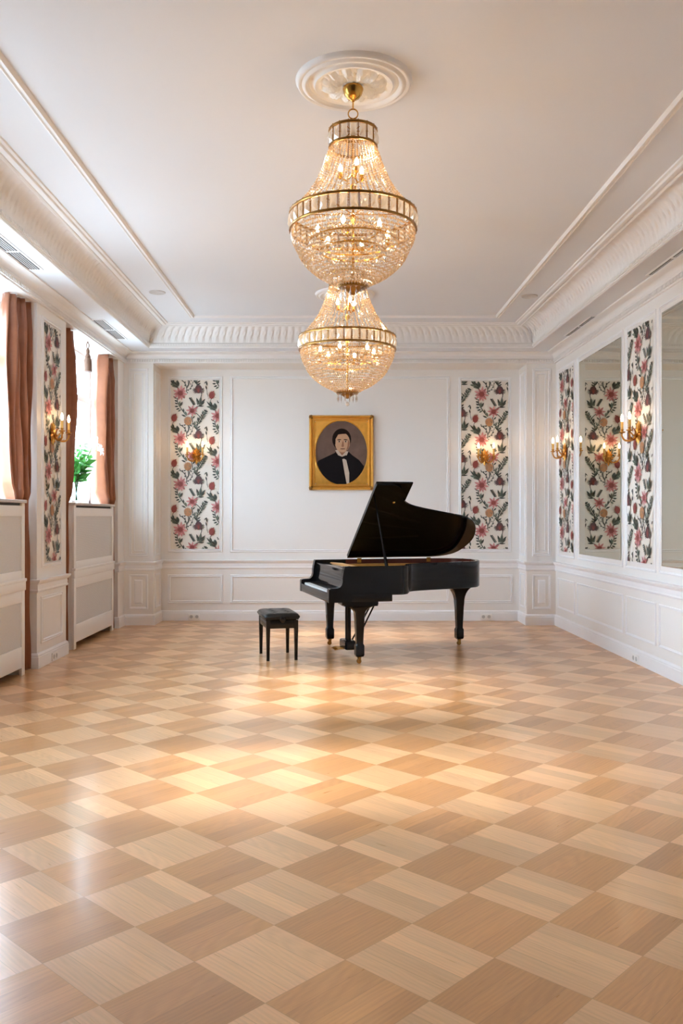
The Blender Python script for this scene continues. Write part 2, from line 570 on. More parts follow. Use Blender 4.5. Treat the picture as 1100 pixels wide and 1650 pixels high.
# ceiling with dropped soffit
LIP = [(-2.565, YF), (-2.565, 11.5), (2.555, 11.5), (2.555 + 14 * .024, YF)]
WP = [(XL, YF), (XL, YP), (XR, YP), (RX(XR, YF), YF)]
mb = MB()
mb.box(XL - .5, 3.6, YF, YB + .2, ZC, ZC + .25)
for i in range(3):
    mb.add([WP[i] + (ZS,), WP[i + 1] + (ZS,), LIP[i + 1] + (ZS,), LIP[i] + (ZS,)], [(0, 1, 2, 3)])
    mb.add([LIP[i] + (ZS,), LIP[i + 1] + (ZS,), LIP[i + 1] + (ZC,), LIP[i] + (ZC,)], [(0, 1, 2, 3)])
ceiling = struct(mb.build('ceiling', M['ceil'], smooth=0, recalc=False))

# wall cornice with its bead row
mb = MB()
prof = [(0, ZK - .0), (.022, ZK), (.026, ZK + .012), (.026, ZK + .05), (.04, ZK + .055), (.045, ZK + .065)]
for k in range(9):
    t = k / 8 * pi / 2
    prof.append((.05 + .08 * (1 - cos(t)), ZK + .07 + .05 * sin(t)))
prof += [(.14, ZK + .122), (.15, ZK + .128), (.15, ZS)]
mb.sweep(WP, prof)
def beads_along(mb, path, d, z, pitch, w, h, t):
    for i in range(len(path) - 1):
        a, b = Vector(path[i]), Vector(path[i + 1])
        u = (b - a).normalized(); nn = Vector((u.y, -u.x)); L = (b - a).length
        for k in range(int(L / pitch)):
            c = a + u * (k + .5) * pitch
            p0 = c + nn * d
            q = [p0 - u * w / 2, p0 + u * w / 2, p0 + u * w / 2 + nn * t, p0 - u * w / 2 + nn * t]
            mb.add([(p.x, p.y, z) for p in q] + [(p.x, p.y, z + h) for p in q], [(0, 1, 2, 3), (7, 6, 5, 4), (0, 4, 5, 1), (1, 5, 6, 2), (2, 6, 7, 3), (3, 7, 4, 0)])
beads_along(mb, [WP[0], WP[1], WP[2], WP[3]], .024, ZK + .014, .034, .018, .032, .022)
struct(mb.build('trim_1', M['plaster'], smooth=35))

# cove with acanthus relief
mb = MB()
lipprof = [(0, ZS), (-.008, ZS - .006), (-.008, ZS + .002), (.006, ZS + .006), (.006, ZS + .016), (.014, ZS + .02), (.014, ZS + .05), (.004, ZS + .054), (.004, ZS + .062)]
mb.sweep(LIP, [(d, z) for d, z in lipprof])
beads_along(mb, LIP, .012, ZS + .024, .034, .02, .022, .010)
def cove(mb):
    pts = [Vector(p) for p in LIP]
    ns = []
    for i in range(3):
        d = (pts[i + 1] - pts[i]).normalized(); ns.append(Vector((d.y, -d.x)))
    ms = [ns[0], (ns[0] + ns[1]) / (1 + ns[0].dot(ns[1])), (ns[1] + ns[2]) / (1 + ns[1].dot(ns[2])), ns[2]]
    pitch, NT = .092, 16
    for i in range(3):
        L = (pts[i + 1] - pts[i]).length
        N_ = int(L / .0092)
        rings = []
        for k in range(N_ + 1):
            s_ = k / N_
            ring = []
            for q in range(NT + 1):
                t = q / NT
                a = t * pi / 2
                u = (s_ * L / pitch + .28 * t * t) % 1.0
                x = abs(2 * u - 1)
                fade = sin(pi * min(1, max(0, t))) ** .5
                dd = .016 * (1 - x) ** .8 * fade
                v = (u * 2) % 1.0
                dd += .010 * max(0, 1 - ((v - .5) / .3) ** 2 - ((t - .42) / .13) ** 2) if True else 0
                dd += .007 * max(0, 1 - abs(((u * 4) % 1) - .5) * 3) * (1 if t < .3 else 0) * fade
                d0 = .006 + .19 * (1 - cos(a)); z0 = ZS + .062 + (ZC - ZS - .066) * sin(a)
                d0 += dd * cos(a); z0 -= dd * sin(a)
                A = pts[i] + ms[i] * d0; B = pts[i + 1] + ms[i + 1] * d0
                p = A.lerp(B, s_)
                ring.append((p.x, p.y, z0))
            rings.append(ring)
        mb.loft(rings, 0, closed=False)
cove(mb)
# carved corner leaves of the cove
for sx, cx in ((1, -2.565), (-1, 2.555)):
    for k in range(7):
        a0 = radians(-6 + 17 * k)
        path = [(cx + sx * (.02 + .10 * (1 - cos(a0 * .8)) + .035 * sin(pi * t)), 11.5 - (.03 + .05 * sin(pi * t) + .02 * k), ZS + .06 + .03 * k + .04 * sin(pi * t)) for t in (0, .25, .5, .75, 1)]
        mb.tube(path, [.004, .012, .015, .012, .004], 6)
struct(mb.build('trim_2', M['plaster'], smooth=50))

# moulding at the edge of the upper ceiling
mb = MB()
mb.sweep(LIP, [(.196, ZC), (.196, ZC - .03), (.21, ZC - .036), (.222, ZC - .03), (.226, ZC - .022), (.255, ZC - .034), (.275, ZC - .03), (.285, ZC - .016), (.305, ZC - .012), (.31, ZC)])
struct(mb.build('trim_3', M['plaster'], smooth=35))
# thin ceiling panel moulding
mb = MB()
TP = [(-1.88, YF), (-1.88, 10.86), (1.965, 10.86), (1.965 + 13.3 * .0145, YF)]
mb.sweep(TP, [(-.032, ZC), (-.03, ZC - .016), (-.02, ZC - .02), (-.01, ZC - .012), (0, ZC - .012), (.006, ZC - .024), (.02, ZC - .026), (.03, ZC - .012), (.034, ZC)])
struct(mb.build('trim_4', M['plaster'], smooth=35))

# chair rail + baseboard
RAIL = [(0, .745), (.012, .75), (.02, .765), (.012, .78), (.014, .80), (.012, .825), (.022, .835), (.036, .85), (.042, .862), (.042, .874), (0, .878)]
BASE = [(0, 0), (.024, 0), (.024, .112), (.018, .118), (.02, .128), (.014, .14), (.006, .148), (0, .15)]
BP = [(XL, YP), (PLX, YP), (PLX, YB), (PRX, YB), (PRX, YP), (XR, YP)]
RP = [(XR, YP), (RX(XR, YF), YF)]
mb = MB(); mb.sweep(BP + RP[1:], RAIL); struct(mb.build('trim_5', M['trim'], smooth=30))
mb = MB(); mb.sweep(BP + RP[1:], [(d, z) for d, z in BASE]); struct(mb.build('baseboard_back', M['trim'], smooth=30))
mbr, mbb = MB(), MB()
for a, b in piers[:-1]:
    pth = [(XL - .2, a), (XL, a), (XL, b), (XL - .2, b)]
    if a == YF: pth = pth[1:]
    mbr.sweep(pth, RAIL); mbb.sweep(pth, BASE)
pth = [(XL - .2, 11.58), (XL, 11.58), (XL, YP)]
mbr.sweep(pth, RAIL); mbb.sweep(pth, BASE)
struct(mbr.build('trim_6', M['trim'], smooth=30)); struct(mbb.build('baseboard_left', M['trim'], smooth=30))

# ------------------------------------------------------------------ panel mouldings
MOULD = [(0, 0), (.002, .010), (.010, .014), (.016, .008), (.022, .010), (.03, .018), (.036, .016), (.04, 0)]
THIN = [(0, 0), (.003, .010), (.012, .013), (.02, .006), (.026, .005), (.028, 0)]
UB, NB = (1, 0, 0), (0, -1, 0)
def panel(wall, O, U, Nn, u0, u1, z0, z1, prof=MOULD):
    mb = MB(); mb.frame(O, U, Nn, u0, u1, z0, z1, prof)
    return mb.build('panel_moulding', M['trim'], wall, smooth=30)
B0 = (0, YB, 0)
panel(wall_back, B0, UB, NB, -2.492, -1.712, .985, 3.515)
panel(wall_back, B0, UB, NB, 1.682, 2.44, .985, 3.5)
panel(wall_back, B0, UB, NB, -1.605, 1.556, .985, 3.515)
panel(wall_back, B0, UB, NB, -2.50, -1.705, .25, .665)
panel(wall_back, B0, UB, NB, -1.60, 1.552, .25, .665)
panel(wall_back, B0, UB, NB, 1.70, 2.46, .25, .665)
P0 = (0, YP, 0)
def raised(wall, O, U, Nn, u0, u1, z0, z1):
    panel(wall, O, U, Nn, u0, u1, z0, z1, [(0, 0), (.004, .012), (.012, .014), (.03, .004), (.034, .0)])
    i = .075
    mb = MB()
    O_, U_, N_ = Vector(O), Vector(U), Vector(Nn)
    mb.frame(O, U, Nn, u0 + i, u1 - i, z0 + i, z1 - i, [(0, .0), (.012, .012), (.016, .013)])
    a = [O_ + U_ * u + Vector((0, 0, z)) + N_ * .013 for u, z in ((u0 + i + .016, z0 + i + .016), (u1 - i - .016, z0 + i + .016), (u1 - i - .016, z1 - i - .016), (u0 + i + .016, z1 - i - .016))]
    mb.add(a, [(0, 1, 2, 3)])
    mb.build('raised_panel', M['trim'], wall, smooth=30)
for u0, u1 in ((-2.93, -2.665), (2.63, 2.885)):
    raised(wall_back, P0, UB, NB, u0, u1, .22, .70)
    panel(wall_back, P0, UB, NB, u0, u1, .95, 3.54)
    mb = MB(); mb.frame(P0, UB, NB, u0 + .07, u1 - .07, 1.02, 3.47, [(0, 0), (.004, .006), (.01, .006), (.014, 0)])
    mb.build('panel_moulding', M['trim'], wall_back, smooth=30)
# pilaster returns inside the recess
panel(wall_back, (PLX, 0, 0), (0, 1, 0), (1, 0, 0), YP + .10, YB - .10, .95, 3.52, THIN)
panel(wall_back, (PRX, 0, 0), (0, 1, 0), (-1, 0, 0), YP + .10, YB - .10, .95, 3.52, THIN)
panel(wall_back, (PLX, 0, 0), (0, 1, 0), (1, 0, 0), YP + .10, YB - .10, .22, .70, THIN)
panel(wall_back, (PRX, 0, 0), (0, 1, 0), (-1, 0, 0), YP + .10, YB - .10, .22, .70, THIN)
# left piers
L0, UL, NL = (XL, 0, 0), (0, 1, 0), (1, 0, 0)
for a, b in ((8.50, 9.40), (5.42, 6.32)):
    panel(wall_left, L0, UL, NL, a + .12, b - .17, .985, 3.515)
    panel(wall_left, L0, UL, NL, a + .10, b - .15, .23, .70)
# right wall: direction runs towards the viewer
dR = Vector((SL, -1, 0)).normalized()
R0 = Vector((XR, YP, 0)); NR = Vector((-1, -SL, 0)).normalized()
def ru(y): return (YP - y) / abs(dR.y)
segs = [(11.77, 10.98), (10.88, 9.22), (9.14, 8.31), (8.235, 6.60), (6.52, 5.69), (5.61, 3.98), (3.9, 3.07), (2.98, 1.3)]
for i, (a, b) in enumerate(segs):
    panel(wall_right, R0, dR, NR, ru(a), ru(b), .25, .665, THIN)
    panel(wall_right, R0, dR, NR, ru(a), ru(b), .955, 3.5, THIN)

# ------------------------------------------------------------------ wallpaper
def clip(poly, x0, x1, y0, y1):
    def cut(P, f, g):
        out = []
        for i in range(len(P)):
            a, b = P[i - 1], P[i]
            fa, fb = f(a), f(b)
            if fa >= 0 and fb >= 0: out.append(b)
            elif fa >= 0 > fb or fb >= 0 > fa:
                t = fa / (fa - fb)
                q = (a[0] + (b[0] - a[0]) * t, a[1] + (b[1] - a[1]) * t)
                out.append(q)
                if fb >= 0: out.append(b)
        return out
    for f in (lambda p: p[0] - x0, lambda p: x1 - p[0], lambda p: p[1] - y0, lambda p: y1 - p[1]):
        poly = cut(poly, f, None)
        if len(poly) < 3: return None
    return poly


def motifs():
    """one repeat of the print; crop pixels, y down -> list of (layer, material, polygon)"""
    out = []
    R = random.Random(11)
    def leaf(bx, by, tx, ty, w, m='gr', layer=1, mid=.45):
        dx, dy = tx - bx, ty - by; L = sqrt(dx * dx + dy * dy); nx, ny = -dy / L, dx / L
        P = []
        for t, k in ((0, .08), (.18, .6), (mid, 1), (.72, .72), (.9, .3)): P.append((bx + dx * t + nx * w * k, by + dy * t + ny * w * k))
        P.append((tx, ty))
        for t, k in ((.9, .3), (.72, .72), (mid, 1), (.18, .6), (0, .08)): P.append((bx + dx * t - nx * w * k, by + dy * t - ny * w * k))
        out.append((layer, m, P))
    def vein(bx, by, tx, ty, w, m='gr'):
        leaf(bx, by, tx, ty, w, m, 1)
        dx, dy = tx - bx, ty - by; L = sqrt(dx * dx + dy * dy); nx, ny = -dy / L, dx / L
        out.append((2, 'dg', [(bx, by), (bx + dx * .45 + nx * w * .95, by + dy * .45 + ny * w * .95), (bx + dx * .8 + nx * w * .5, by + dy * .8 + ny * w * .5), (tx, ty)]))
    def stem(pts, w, m='dg', layer=0):
        S = spline([(x, y) for x, y in pts], 4)
        for a, b in zip(S, S[1:]):
            d = (b - a)
            if d.length < 1e-6: continue
            d.normalize(); n_ = Vector((-d.y, d.x)) * w
            out.append((layer, m, [tuple(a + n_), tuple(b + n_), tuple(b - n_), tuple(a - n_)]))
    def ell(cx, cy, rx, ry, m, layer, rot=0, n=14):
        c, s = cos(rot), sin(rot)
        out.append((layer, m, [(cx + rx * cos(2 * pi * k / n) * c - ry * sin(2 * pi * k / n) * s, cy + rx * cos(2 * pi * k / n) * s + ry * sin(2 * pi * k / n) * c) for k in range(n)]))
    def star(cx, cy, r, n, ph=0):
        for k in range(n):
            a = ph + 2 * pi * k / n + R.uniform(-.1, .1); q = r * R.uniform(.8, 1.08)
            leaf(cx, cy, cx + q * cos(a), cy + q * sin(a), r * .17, 'pk' if k % 2 else 'pk2', 3 + (k % 2))
        ell(cx, cy, r * .34, r * .32, 'rd', 5)
        for k in range(9):
            a = 2 * pi * k / 9
            leaf(cx, cy, cx + r * .5 * cos(a), cy + r * .46 * sin(a), r * .06, 'rd', 5)
    star(268, 340, 128, 11, .2)
    star(465, 632, 108, 8, .1)
    # leaf pair above the large star
    stem([(262, 320), (232, 250), (170, 190)], 4)
    vein(228, 240, 128, 140, 34); vein(232, 232, 212, 122, 32); vein(226, 246, 130, 205, 18); leaf(228, 246, 150, 218, 12, 'dg')
    # bare twig
    stem([(365, 320), (372, 250), (340, 170), (292, 128)], 6); stem([(370, 260), (410, 190), (412, 120)], 6); stem([(372, 300), (430, 260), (470, 180)], 4.5)
    for x, y in ((300, 132), (330, 128), (352, 175), (400, 130), (425, 165), (462, 140), (470, 175), (440, 200), (380, 230), (345, 225), (452, 235), (432, 280), (410, 300), (392, 345)):
        leaf(x, y, x + R.uniform(-26, 26), y - 28, 8, 'dg', 1)
    # dark protea
    stem([(600, 420), (620, 350), (580, 280)], 6)
    for a in (-170, -150, -20, 5, 30, 150, 172, 195, 50, 130, -35): leaf(572, 300, 572 + 108 * cos(radians(a)), 300 + 70 * sin(radians(a)) - 8, 10, 'gr' if a % 2 else 'pr', 2)
    ell(570, 272, 58, 70, 'pr', 3)
    for a in (-150, -120, -90, -62, -35): leaf(570, 330, 570 + 82 * cos(radians(a)), 322 + 110 * sin(radians(a)), 15, 'pr', 3)
    for a in (-130, -95, -60): leaf(570, 335, 570 + 50 * cos(radians(a)), 330 + 105 * sin(radians(a)), 7, 'rd', 4)
    stem([(560, 215), (545, 165), (540, 130), (560, 60), (590, -20), (520, -90)], 6)
    leaf(545, 170, 600, 130, 12, 'dg'); leaf(542, 165, 480, 130, 12, 'dg'); leaf(545, 195, 610, 175, 10, 'dg')
    # drooping buds
    stem([(664, 178), (700, 140), (712, 180)], 3); stem([(700, 260), (712, 330), (724, 395)], 3)
    leaf(668, 178, 705, 138, 9, 'dg'); leaf(702, 150, 712, 218, 13, 'dg'); leaf(690, 212, 706, 285, 12, 'dg'); leaf(706, 330, 726, 392, 5, 'gr')
    # red bulb
    for a in range(-175, 0, 16): leaf(790, 385, 790 + 74 * cos(radians(a)), 385 + 98 * sin(radians(a)), 5, 'tn', 1)
    for a in (20, 60, 100, 140): leaf(790, 400, 790 + 90 * cos(radians(a)), 400 + 50 * sin(radians(a)), 3, 'tn', 1)
    ell(790, 374, 46, 62, 'rd', 3, .15); leaf(800, 330, 830, 300, 10, 'rd', 3)
    stem([(785, 430), (762, 480), (790, 560), (835, 620), (875, 700)], 4)
    vein(772, 560, 765, 470, 26); vein(830, 618, 840, 500, 27); vein(800, 590, 700, 470, 13, 'dg'); leaf(800, 580, 700, 560, 18); leaf(826, 612, 750, 600, 13); leaf(880, 490, 912, 500, 10, 'dg')
    # leaf branch under the large star
    stem([(215, 420), (225, 500), (290, 610), (350, 690)], 7)
    for bx, by, tx, ty, w, m in ((205, 430, 150, 392, 14, 'dg'), (215, 480, 172, 455, 14, 'dg'), (225, 520, 175, 500, 13, 'dg'), (245, 560, 262, 470, 20, 'gr'), (262, 560, 305, 480, 18, 'dg'),
                             (235, 560, 172, 560, 14, 'dg'), (255, 590, 196, 612, 14, 'dg'), (280, 610, 228, 645, 15, 'gr'), (330, 660, 312, 590, 13, 'dg'), (370, 715, 345, 640, 20, 'gr'), (360, 730, 285, 695, 14, 'dg')):
        leaf(bx, by, tx, ty, w, m)
    # ribbed seed spike
    for k in range(6):
        x, y = 425 + 12 * k, 425 + 20 * k
        leaf(x + 6, y + 10, x - 16, y - 2, 9, 'dg', 1); leaf(x + 6, y + 10, x + 34, y - 14, 10, 'dg', 1)
    stem([(420, 410), (490, 525)], 6)
    # leaf fan
    stem([(480, 610), (540, 565), (590, 535), (605, 440)], 6)
    vein(585, 540, 612, 395, 24); vein(575, 530, 535, 415, 20, 'dg'); vein(600, 535, 682, 432, 18, 'dg'); vein(595, 545, 672, 482, 16); leaf(560, 555, 665, 552, 12, 'dg'); leaf(560, 540, 550, 470, 16)
    # tan pineapple bulb
    ell(393, 806, 62, 66, 'tn', 3)
    for a in range(-170, 0, 18): leaf(393, 800, 393 + 74 * cos(radians(a)), 795 + 76 * sin(radians(a)), 11, 'tn', 3)
    for k in range(14): ell(350 + R.uniform(0, 88), 770 + R.uniform(0, 80), 6, 8, 'gr', 4) if k % 3 == 0 else None
    # spray of leaves
    stem([(450, 720), (490, 860), (560, 850), (640, 730), (690, 640)], 6); stem([(560, 850), (540, 910), (545, 1000)], 6)
    for k in range(8):
        t = k / 7; x, y = 555 + 135 * t, 850 - 200 * t
        leaf(x, y, x - 30 + R.uniform(-14, 10), y - 62 + 12 * t + R.uniform(-16, 14), R.uniform(11, 17), 'dg' if k % 3 else 'gr', 1); leaf(x, y, x + 62 - 14 * t + R.uniform(-18, 12), y - 6 - 20 * t + R.uniform(-14, 16), R.uniform(9, 16), 'dg' if k % 2 else 'gr', 1)
    leaf(690, 650, 692, 612, 16, 'dg'); leaf(500, 870, 515, 800, 16, 'gr'); leaf(470, 760, 512, 718, 12, 'dg'); leaf(495, 880, 540, 895, 12, 'gr'); leaf(548, 960, 600, 935, 11, 'dg'); leaf(545, 950, 488, 880, 11, 'dg')
    # twig under the tan bulb
    stem([(395, 870), (400, 960), (368, 1010)], 5); stem([(260, 862), (330, 910), (360, 980)], 5)
    for x, y in ((262, 862), (300, 890), (340, 880), (330, 925), (440, 890), (460, 860)): leaf(x, y, x + R.uniform(-20, 30), y - 26, 8, 'dg', 1)
    out.sort(key=lambda q: q[0])
    return [(i, m, p) for i, (l, m, p) in enumerate(out)]


MOT = motifs()
PMATS = ['paper', 'pk', 'pk2', 'rd', 'tn', 'gr', 'dg', 'pr']
def wallpaper(wall, O, U, Nn, u0, u1, z0, z1, sx):
    """sx: distance of the large star from the left edge"""
    K = 1155.0
    O, U, Nn = Vector(O), Vector(U), Vector(Nn)
    mb = MB()
    def P(u, z, d): return O + U * u + Vector((0, 0, z)) + Nn * d
    mb.add([P(u0, z0, .003), P(u1, z0, .003), P(u1, z1, .003), P(u0, z1, .003)], [(0, 1, 2, 3)])
    for a in range(-2, 3):
        for b in range(-3, 8):
            du = u0 + sx + a * 625 / K - 268 / K
            dz = z1 + 125 / K - (b * 755 - a * 377) / K
            for ly, m, poly in MOT:
                q = clip([(x / K + du, dz - y / K) for x, y in poly], u0, u1, z0, z1)
                if q: mb.add([P(u, z, .0036 + .00004 * ly) for u, z in q], [list(range(len(q)))], PMATS.index(m))
    return mb.build('wallpaper_panel', [M[k] for k in PMATS], wall, smooth=0, recalc=False)
wallpaper(wall_back, B0, UB, NB, -2.452, -1.76, 1.034, 3.456, .137)
wallpaper(wall_back, B0, UB, NB, 1.726, 2.393, 1.034, 3.44, .286)
wallpaper(wall_left, L0, UL, NL, 8.672, 9.178, 1.04, 3.456, .13)
wallpaper(wall_right, R0, dR, NR, ru(11.69), ru(11.04), 1.034, 3.43, .156)
wallpaper(wall_right, R0, dR, NR, ru(9.06), ru(8.39), 1.034, 3.43, .30)
wallpaper(wall_right, R0, dR, NR, ru(6.43), ru(5.77), 1.034, 3.43, .30)

# ------------------------------------------------------------------ windows
for i, (a, b) in enumerate(WIN):
    mb = MB()
    x0, x1 = XL - .44, XL - .37
    w = .07
    mb.bbox(x0, x1, a, a + w, SILL, ZK, .008); mb.bbox(x0, x1, b - w, b, SILL, ZK, .008)
    mb.bbox(x0, x1, a, b, SILL, SILL + .07, .008); mb.bbox(x0, x1, a, b, ZK - .09, ZK, .008)
    c = (a + b) / 2
    mb.bbox(x0 - .005, x1 + .01, c - .05, c + .05, SILL, ZK, .01)
    mb.bbox(x0 - .005, x1 + .01, a, b, 2.98, 3.06, .01)
    wo = struct(mb.build('window_%d' % (i + 1), M['trim'], smooth=30))
    for y0, y1 in ((a + w, c - .05), (c + .05, b - w)):
        for z0, z1 in ((SILL + .07, 2.98), (3.06, ZK - .09)):
            g = MB(); g.box(XL - .408, XL - .402, y0, y1, z0, z1)
            g.build('pane', M['pane'], wo, smooth=0)

# ------------------------------------------------------------------ radiator cabinets
def cabinet(y0, y1, label):
    yc = (y0 + y1) / 2
    r = tag(empty('radiator_cabinet', (XL, yc, 0)), label, 'radiator cabinet', 'radiator cabinets under the windows')
    h = (y1 - y0) / 2
    st = .075
    mb = MB()
    D = -.30
    # front frame
    for s_ in (-1, 1):
        ya, yb = (-h, -h + st) if s_ < 0 else (h - st, h)
        mb.bbox(-.03, 0, ya, yb, 0, .80, .004); mb.bbox(-.03, 0, ya, yb, .90, 1.625, .004)
        mb.box(D, -.03, (-h if s_ < 0 else h - .02), (-h + .02 if s_ < 0 else h), 0.0, 1.625)
    mb.bbox(-.03, -.001, -h + st, h - st, .69, .80, .004)
    mb.bbox(-.03, -.001, -h + st, h - st, .075, .275, .004)
    mb.bbox(-.03, -.001, -h + st, h - st, .90, .99, .004)
    mb.bbox(-.03, -.001, -h + st, h - st, 1.50, 1.60, .004)
    mb.build('body', M['cab'], r)
    lm = MB()
    lm.bbox(-.035, .012, -h - .003, h + .003, .80, .90, .010); lm.bbox(-.03, .02, -h - .006, h + .006, .885, .915, .008)
    lm.build('ledge', M['cab'], r)
    g = MB(); g.box(-.022, -.014, -h + st - .005, h - st + .005, .985, 1.505); g.build('grille', M['grille'], r, smooth=0)
    g = MB(); g.box(-.022, -.014, -h + st - .005, h - st + .005, .27, .695); g.build('grille', M['grille'], r, smooth=0)
    s = MB(); s.box(-.03, -.02, -h + st, h - st, 1.60, 1.625); s.build('slot', M['dark'], r, smooth=0)  # dark strip painted in for the shade of the opening
    t = MB(); t.bbox(-.36, .018, -h - .012, h + .012, 1.625, 1.655, .006); t.build('top', M['stone'], r)
    return r
cabinet(9.684, 11.36, 'white radiator cabinet with two mesh panels, under the window beside the back corner')
cabinet(6.52, 8.18, 'white radiator cabinet cut off by the left picture edge, under the nearer window')

# ------------------------------------------------------------------ curtains
def curtain(yfix, sg, wt, ws, wb, gap, label, seed, xc=-3.13, amp=.07):
    R = random.Random(seed)
    mb = MB()
    NS, NZ = 60, 48
    z0, z1 = .006, 3.604
    n1, n2 = 7.0, 3.0
    p1, p2 = R.uniform(0, 6), R.uniform(0, 6)
    rings = []
    for k in range(NZ + 1):
        z = z0 + (z1 - z0) * k / NZ
        w = interp([(0, wb * .9), (1.0, gap - .05), (1.68, gap - .045), (1.8, ws), (2.6, wt * 1.05), (3.3, wt), (3.61, wt * .93)], z)
        row = []
        gather = max(0, (z - 3.3) / .3)
        for i in range(NS + 1):
            s_ = i / NS
            a = amp * (1 - .35 * gather) * (0.75 if z < 1.7 else 1)
            x = xc + a * sin(2 * pi * n2 * s_ + p1 + .35 * sin(z * 1.1)) + a * .5 * sin(2 * pi * n1 * s_ + p2 + .5 * sin(z * 1.7 + 1)) + .022 * gather * sin(2 * pi * 9 * s_)
            x += .006 * sin(7 * z + 9 * s_)
            y = yfix + sg * (.02 + w * (s_ + .03 * sin(2 * pi * 2 * s_ + z)))
            row.append((x, y, z))
        rings.append(row)
    mb.loft(rings, 0, closed=False)
    o = mb.build('curtain', M['curtain'], None, (xc, yfix + sg * .15, 0), smooth=80, recalc=False)
    so = o.modifiers.new('thickness', 'SOLIDIFY'); so.thickness = .004
    tag(o, label, 'curtain', 'copper silk curtains at the windows')
curtain(8.50, -1, .42, .36, .27, .32, 'copper silk curtain at the far side of the nearer window, beside the papered pier', 1)
curtain(9.40, 1, .50, .30, .22, .284, 'copper silk curtain right behind the papered pier, left of the lily vase', 2, xc=-3.11)
curtain(11.58, -1, .40, .34, .18, .22, 'copper silk curtain in the back corner, right of the lily vase', 5, xc=-3.12)

# tassel hung from the window head
r = tag(empty('tassel', (-3.06, 10.41, ZK)), 'beige thread tassel hanging from the window head above the lilies', 'tassel')
mb = MB(); mb.tube([(0, 0, 0), (.012, .014, -.04), (.006, .01, -.085), (0, 0, -.1)], .006, 6); mb.tube([(0, 0, 0), (-.012, -.014, -.04), (-.006, -.01, -.085), (0, 0, -.1)], .006, 6)
mb.build('cord', M['tassel'], r)
mb = MB(); mb.lathe([(.008, -.08), (.02, -.10), (.026, -.125), (.018, -.15), (.026, -.16), (.036, -.185), (.03, -.2)], n=14); mb.build('knot', M['tassel'], r)
mb = MB(); n = 40
rings = []
for rr, z in ((.028, -.195), (.04, -.23), (.044, -.28), (.046, -.365)):
    rings.append([((rr * (1 + .06 * (j % 2))) * cos(2 * pi * j / n), (rr * (1 + .06 * (j % 2))) * sin(2 * pi * j / n), z + (.004 if z < -.36 and j % 3 else 0)) for j in range(n)])
mb.loft(rings, 0, True, True); mb.build('fringe', M['tassel'], r)

# ------------------------------------------------------------------ vase with lilies
VX, VY, VZ = -3.14, 10.22, 1.656
mb = MB()
mb.lathe([(.045, 0), (.05, .004), (.052, .02), (.05, .12), (.058, .24), (.075, .335), (.072, .335), (.055, .24), (.046, .12), (.046, .03), (.0, .028)], n=24, cap=False)
v = mb.build('vase', M['vase']); v.location = (VX, VY, VZ)
tag(v, 'clear glass vase holding white lilies on the window ledge', 'vase')
RR = random.Random(5)
for k in range(8):
    a = 2 * pi * k / 8 + .3
    lean = RR.uniform(.22, .5)
    hgt = RR.uniform(.5, .76)
    ro = tag(empty('lily', (VX + .01 * cos(a), VY + .01 * sin(a), VZ + .034)), 'white lily with long green leaves standing in the glass vase', 'flower', 'lilies in the glass vase')
    base = Vector((-.022 * cos(a), -.022 * sin(a), 0))
    tip = Vector((lean * .42 * cos(a), lean * .85 * sin(a) + .05, hgt))
    path = [base, base.lerp(tip, .45) * .55 + Vector((0, 0, .17)), tip]
    path = [base, Vector((.03 * cos(a), .03 * sin(a), .30)), tip]
    S = spline(path, 6)
    mb = MB(); mb.tube(S, .0045, 6); mb.build('stem', M['stem'], ro)
    for q in range(13):
        mb = MB()
        p = S[min(len(S) - 1, 5 + (q * 5) // 12)].copy()
        ph = q * 2.4 + k
        d = Vector((cos(ph), sin(ph), RR.uniform(-.35, .8))).normalized(); L_ = RR.uniform(.11, .17)
        sd = d.cross(Vector((RR.uniform(-1, 1), RR.uniform(-1, 1), .6))).normalized() * .042
        up_ = d.cross(sd).normalized() * .012
        mb.add([p, p + d * L_ * .4 + sd - up_ * .4, p + d * L_ * .45 + up_, p + d * L_ * .4 - sd - up_ * .4, p + d * L_ - up_ * 1.5], [(0, 1, 2), (0, 2, 3), (1, 4, 2), (2, 4, 3)])
        mb.build('leaf', M['leaf'], ro)
    for q in range(2):
        c = tip + Vector((RR.uniform(-.04, .04), RR.uniform(-.06, .06), RR.uniform(-.09, .04)))
        if q == 1:
            mb = MB(); mb.tube([S[-3], c], .003, 5); mb.build('stalk', M['stem'], ro)
        ax = Vector((cos(a) + RR.uniform(-.5, .5) + .4, sin(a) + RR.uniform(-.6, .3) - .3, RR.uniform(0, .7))).normalized()
        u = ax.cross(Vector((0, 0, 1))).normalized(); w = ax.cross(u)
        mb = MB()
        for t in range(6):
            an = 2 * pi * t / 6
            rd = u * cos(an) + w * sin(an); td = ax.cross(rd)
            p0 = c; p1 = c + ax * .045 + rd * .025; p2 = c + ax * .06 + rd * .062; p3 = c + ax * .045 + rd * .088
            mb.add([p0, p1 + td * .017, p1 - td * .017, p2 + td * .019, p2 - td * .019, p3, p1 - rd * .004 + ax * -.004, p2 + ax * -.006],
                   [(0, 1, 6), (0, 6, 2), (1, 3, 7, 6), (6, 7, 4, 2), (3, 5, 7), (7, 5, 4)])
        mb.build('blossom', M['petal'], ro, smooth=60, recalc=False)

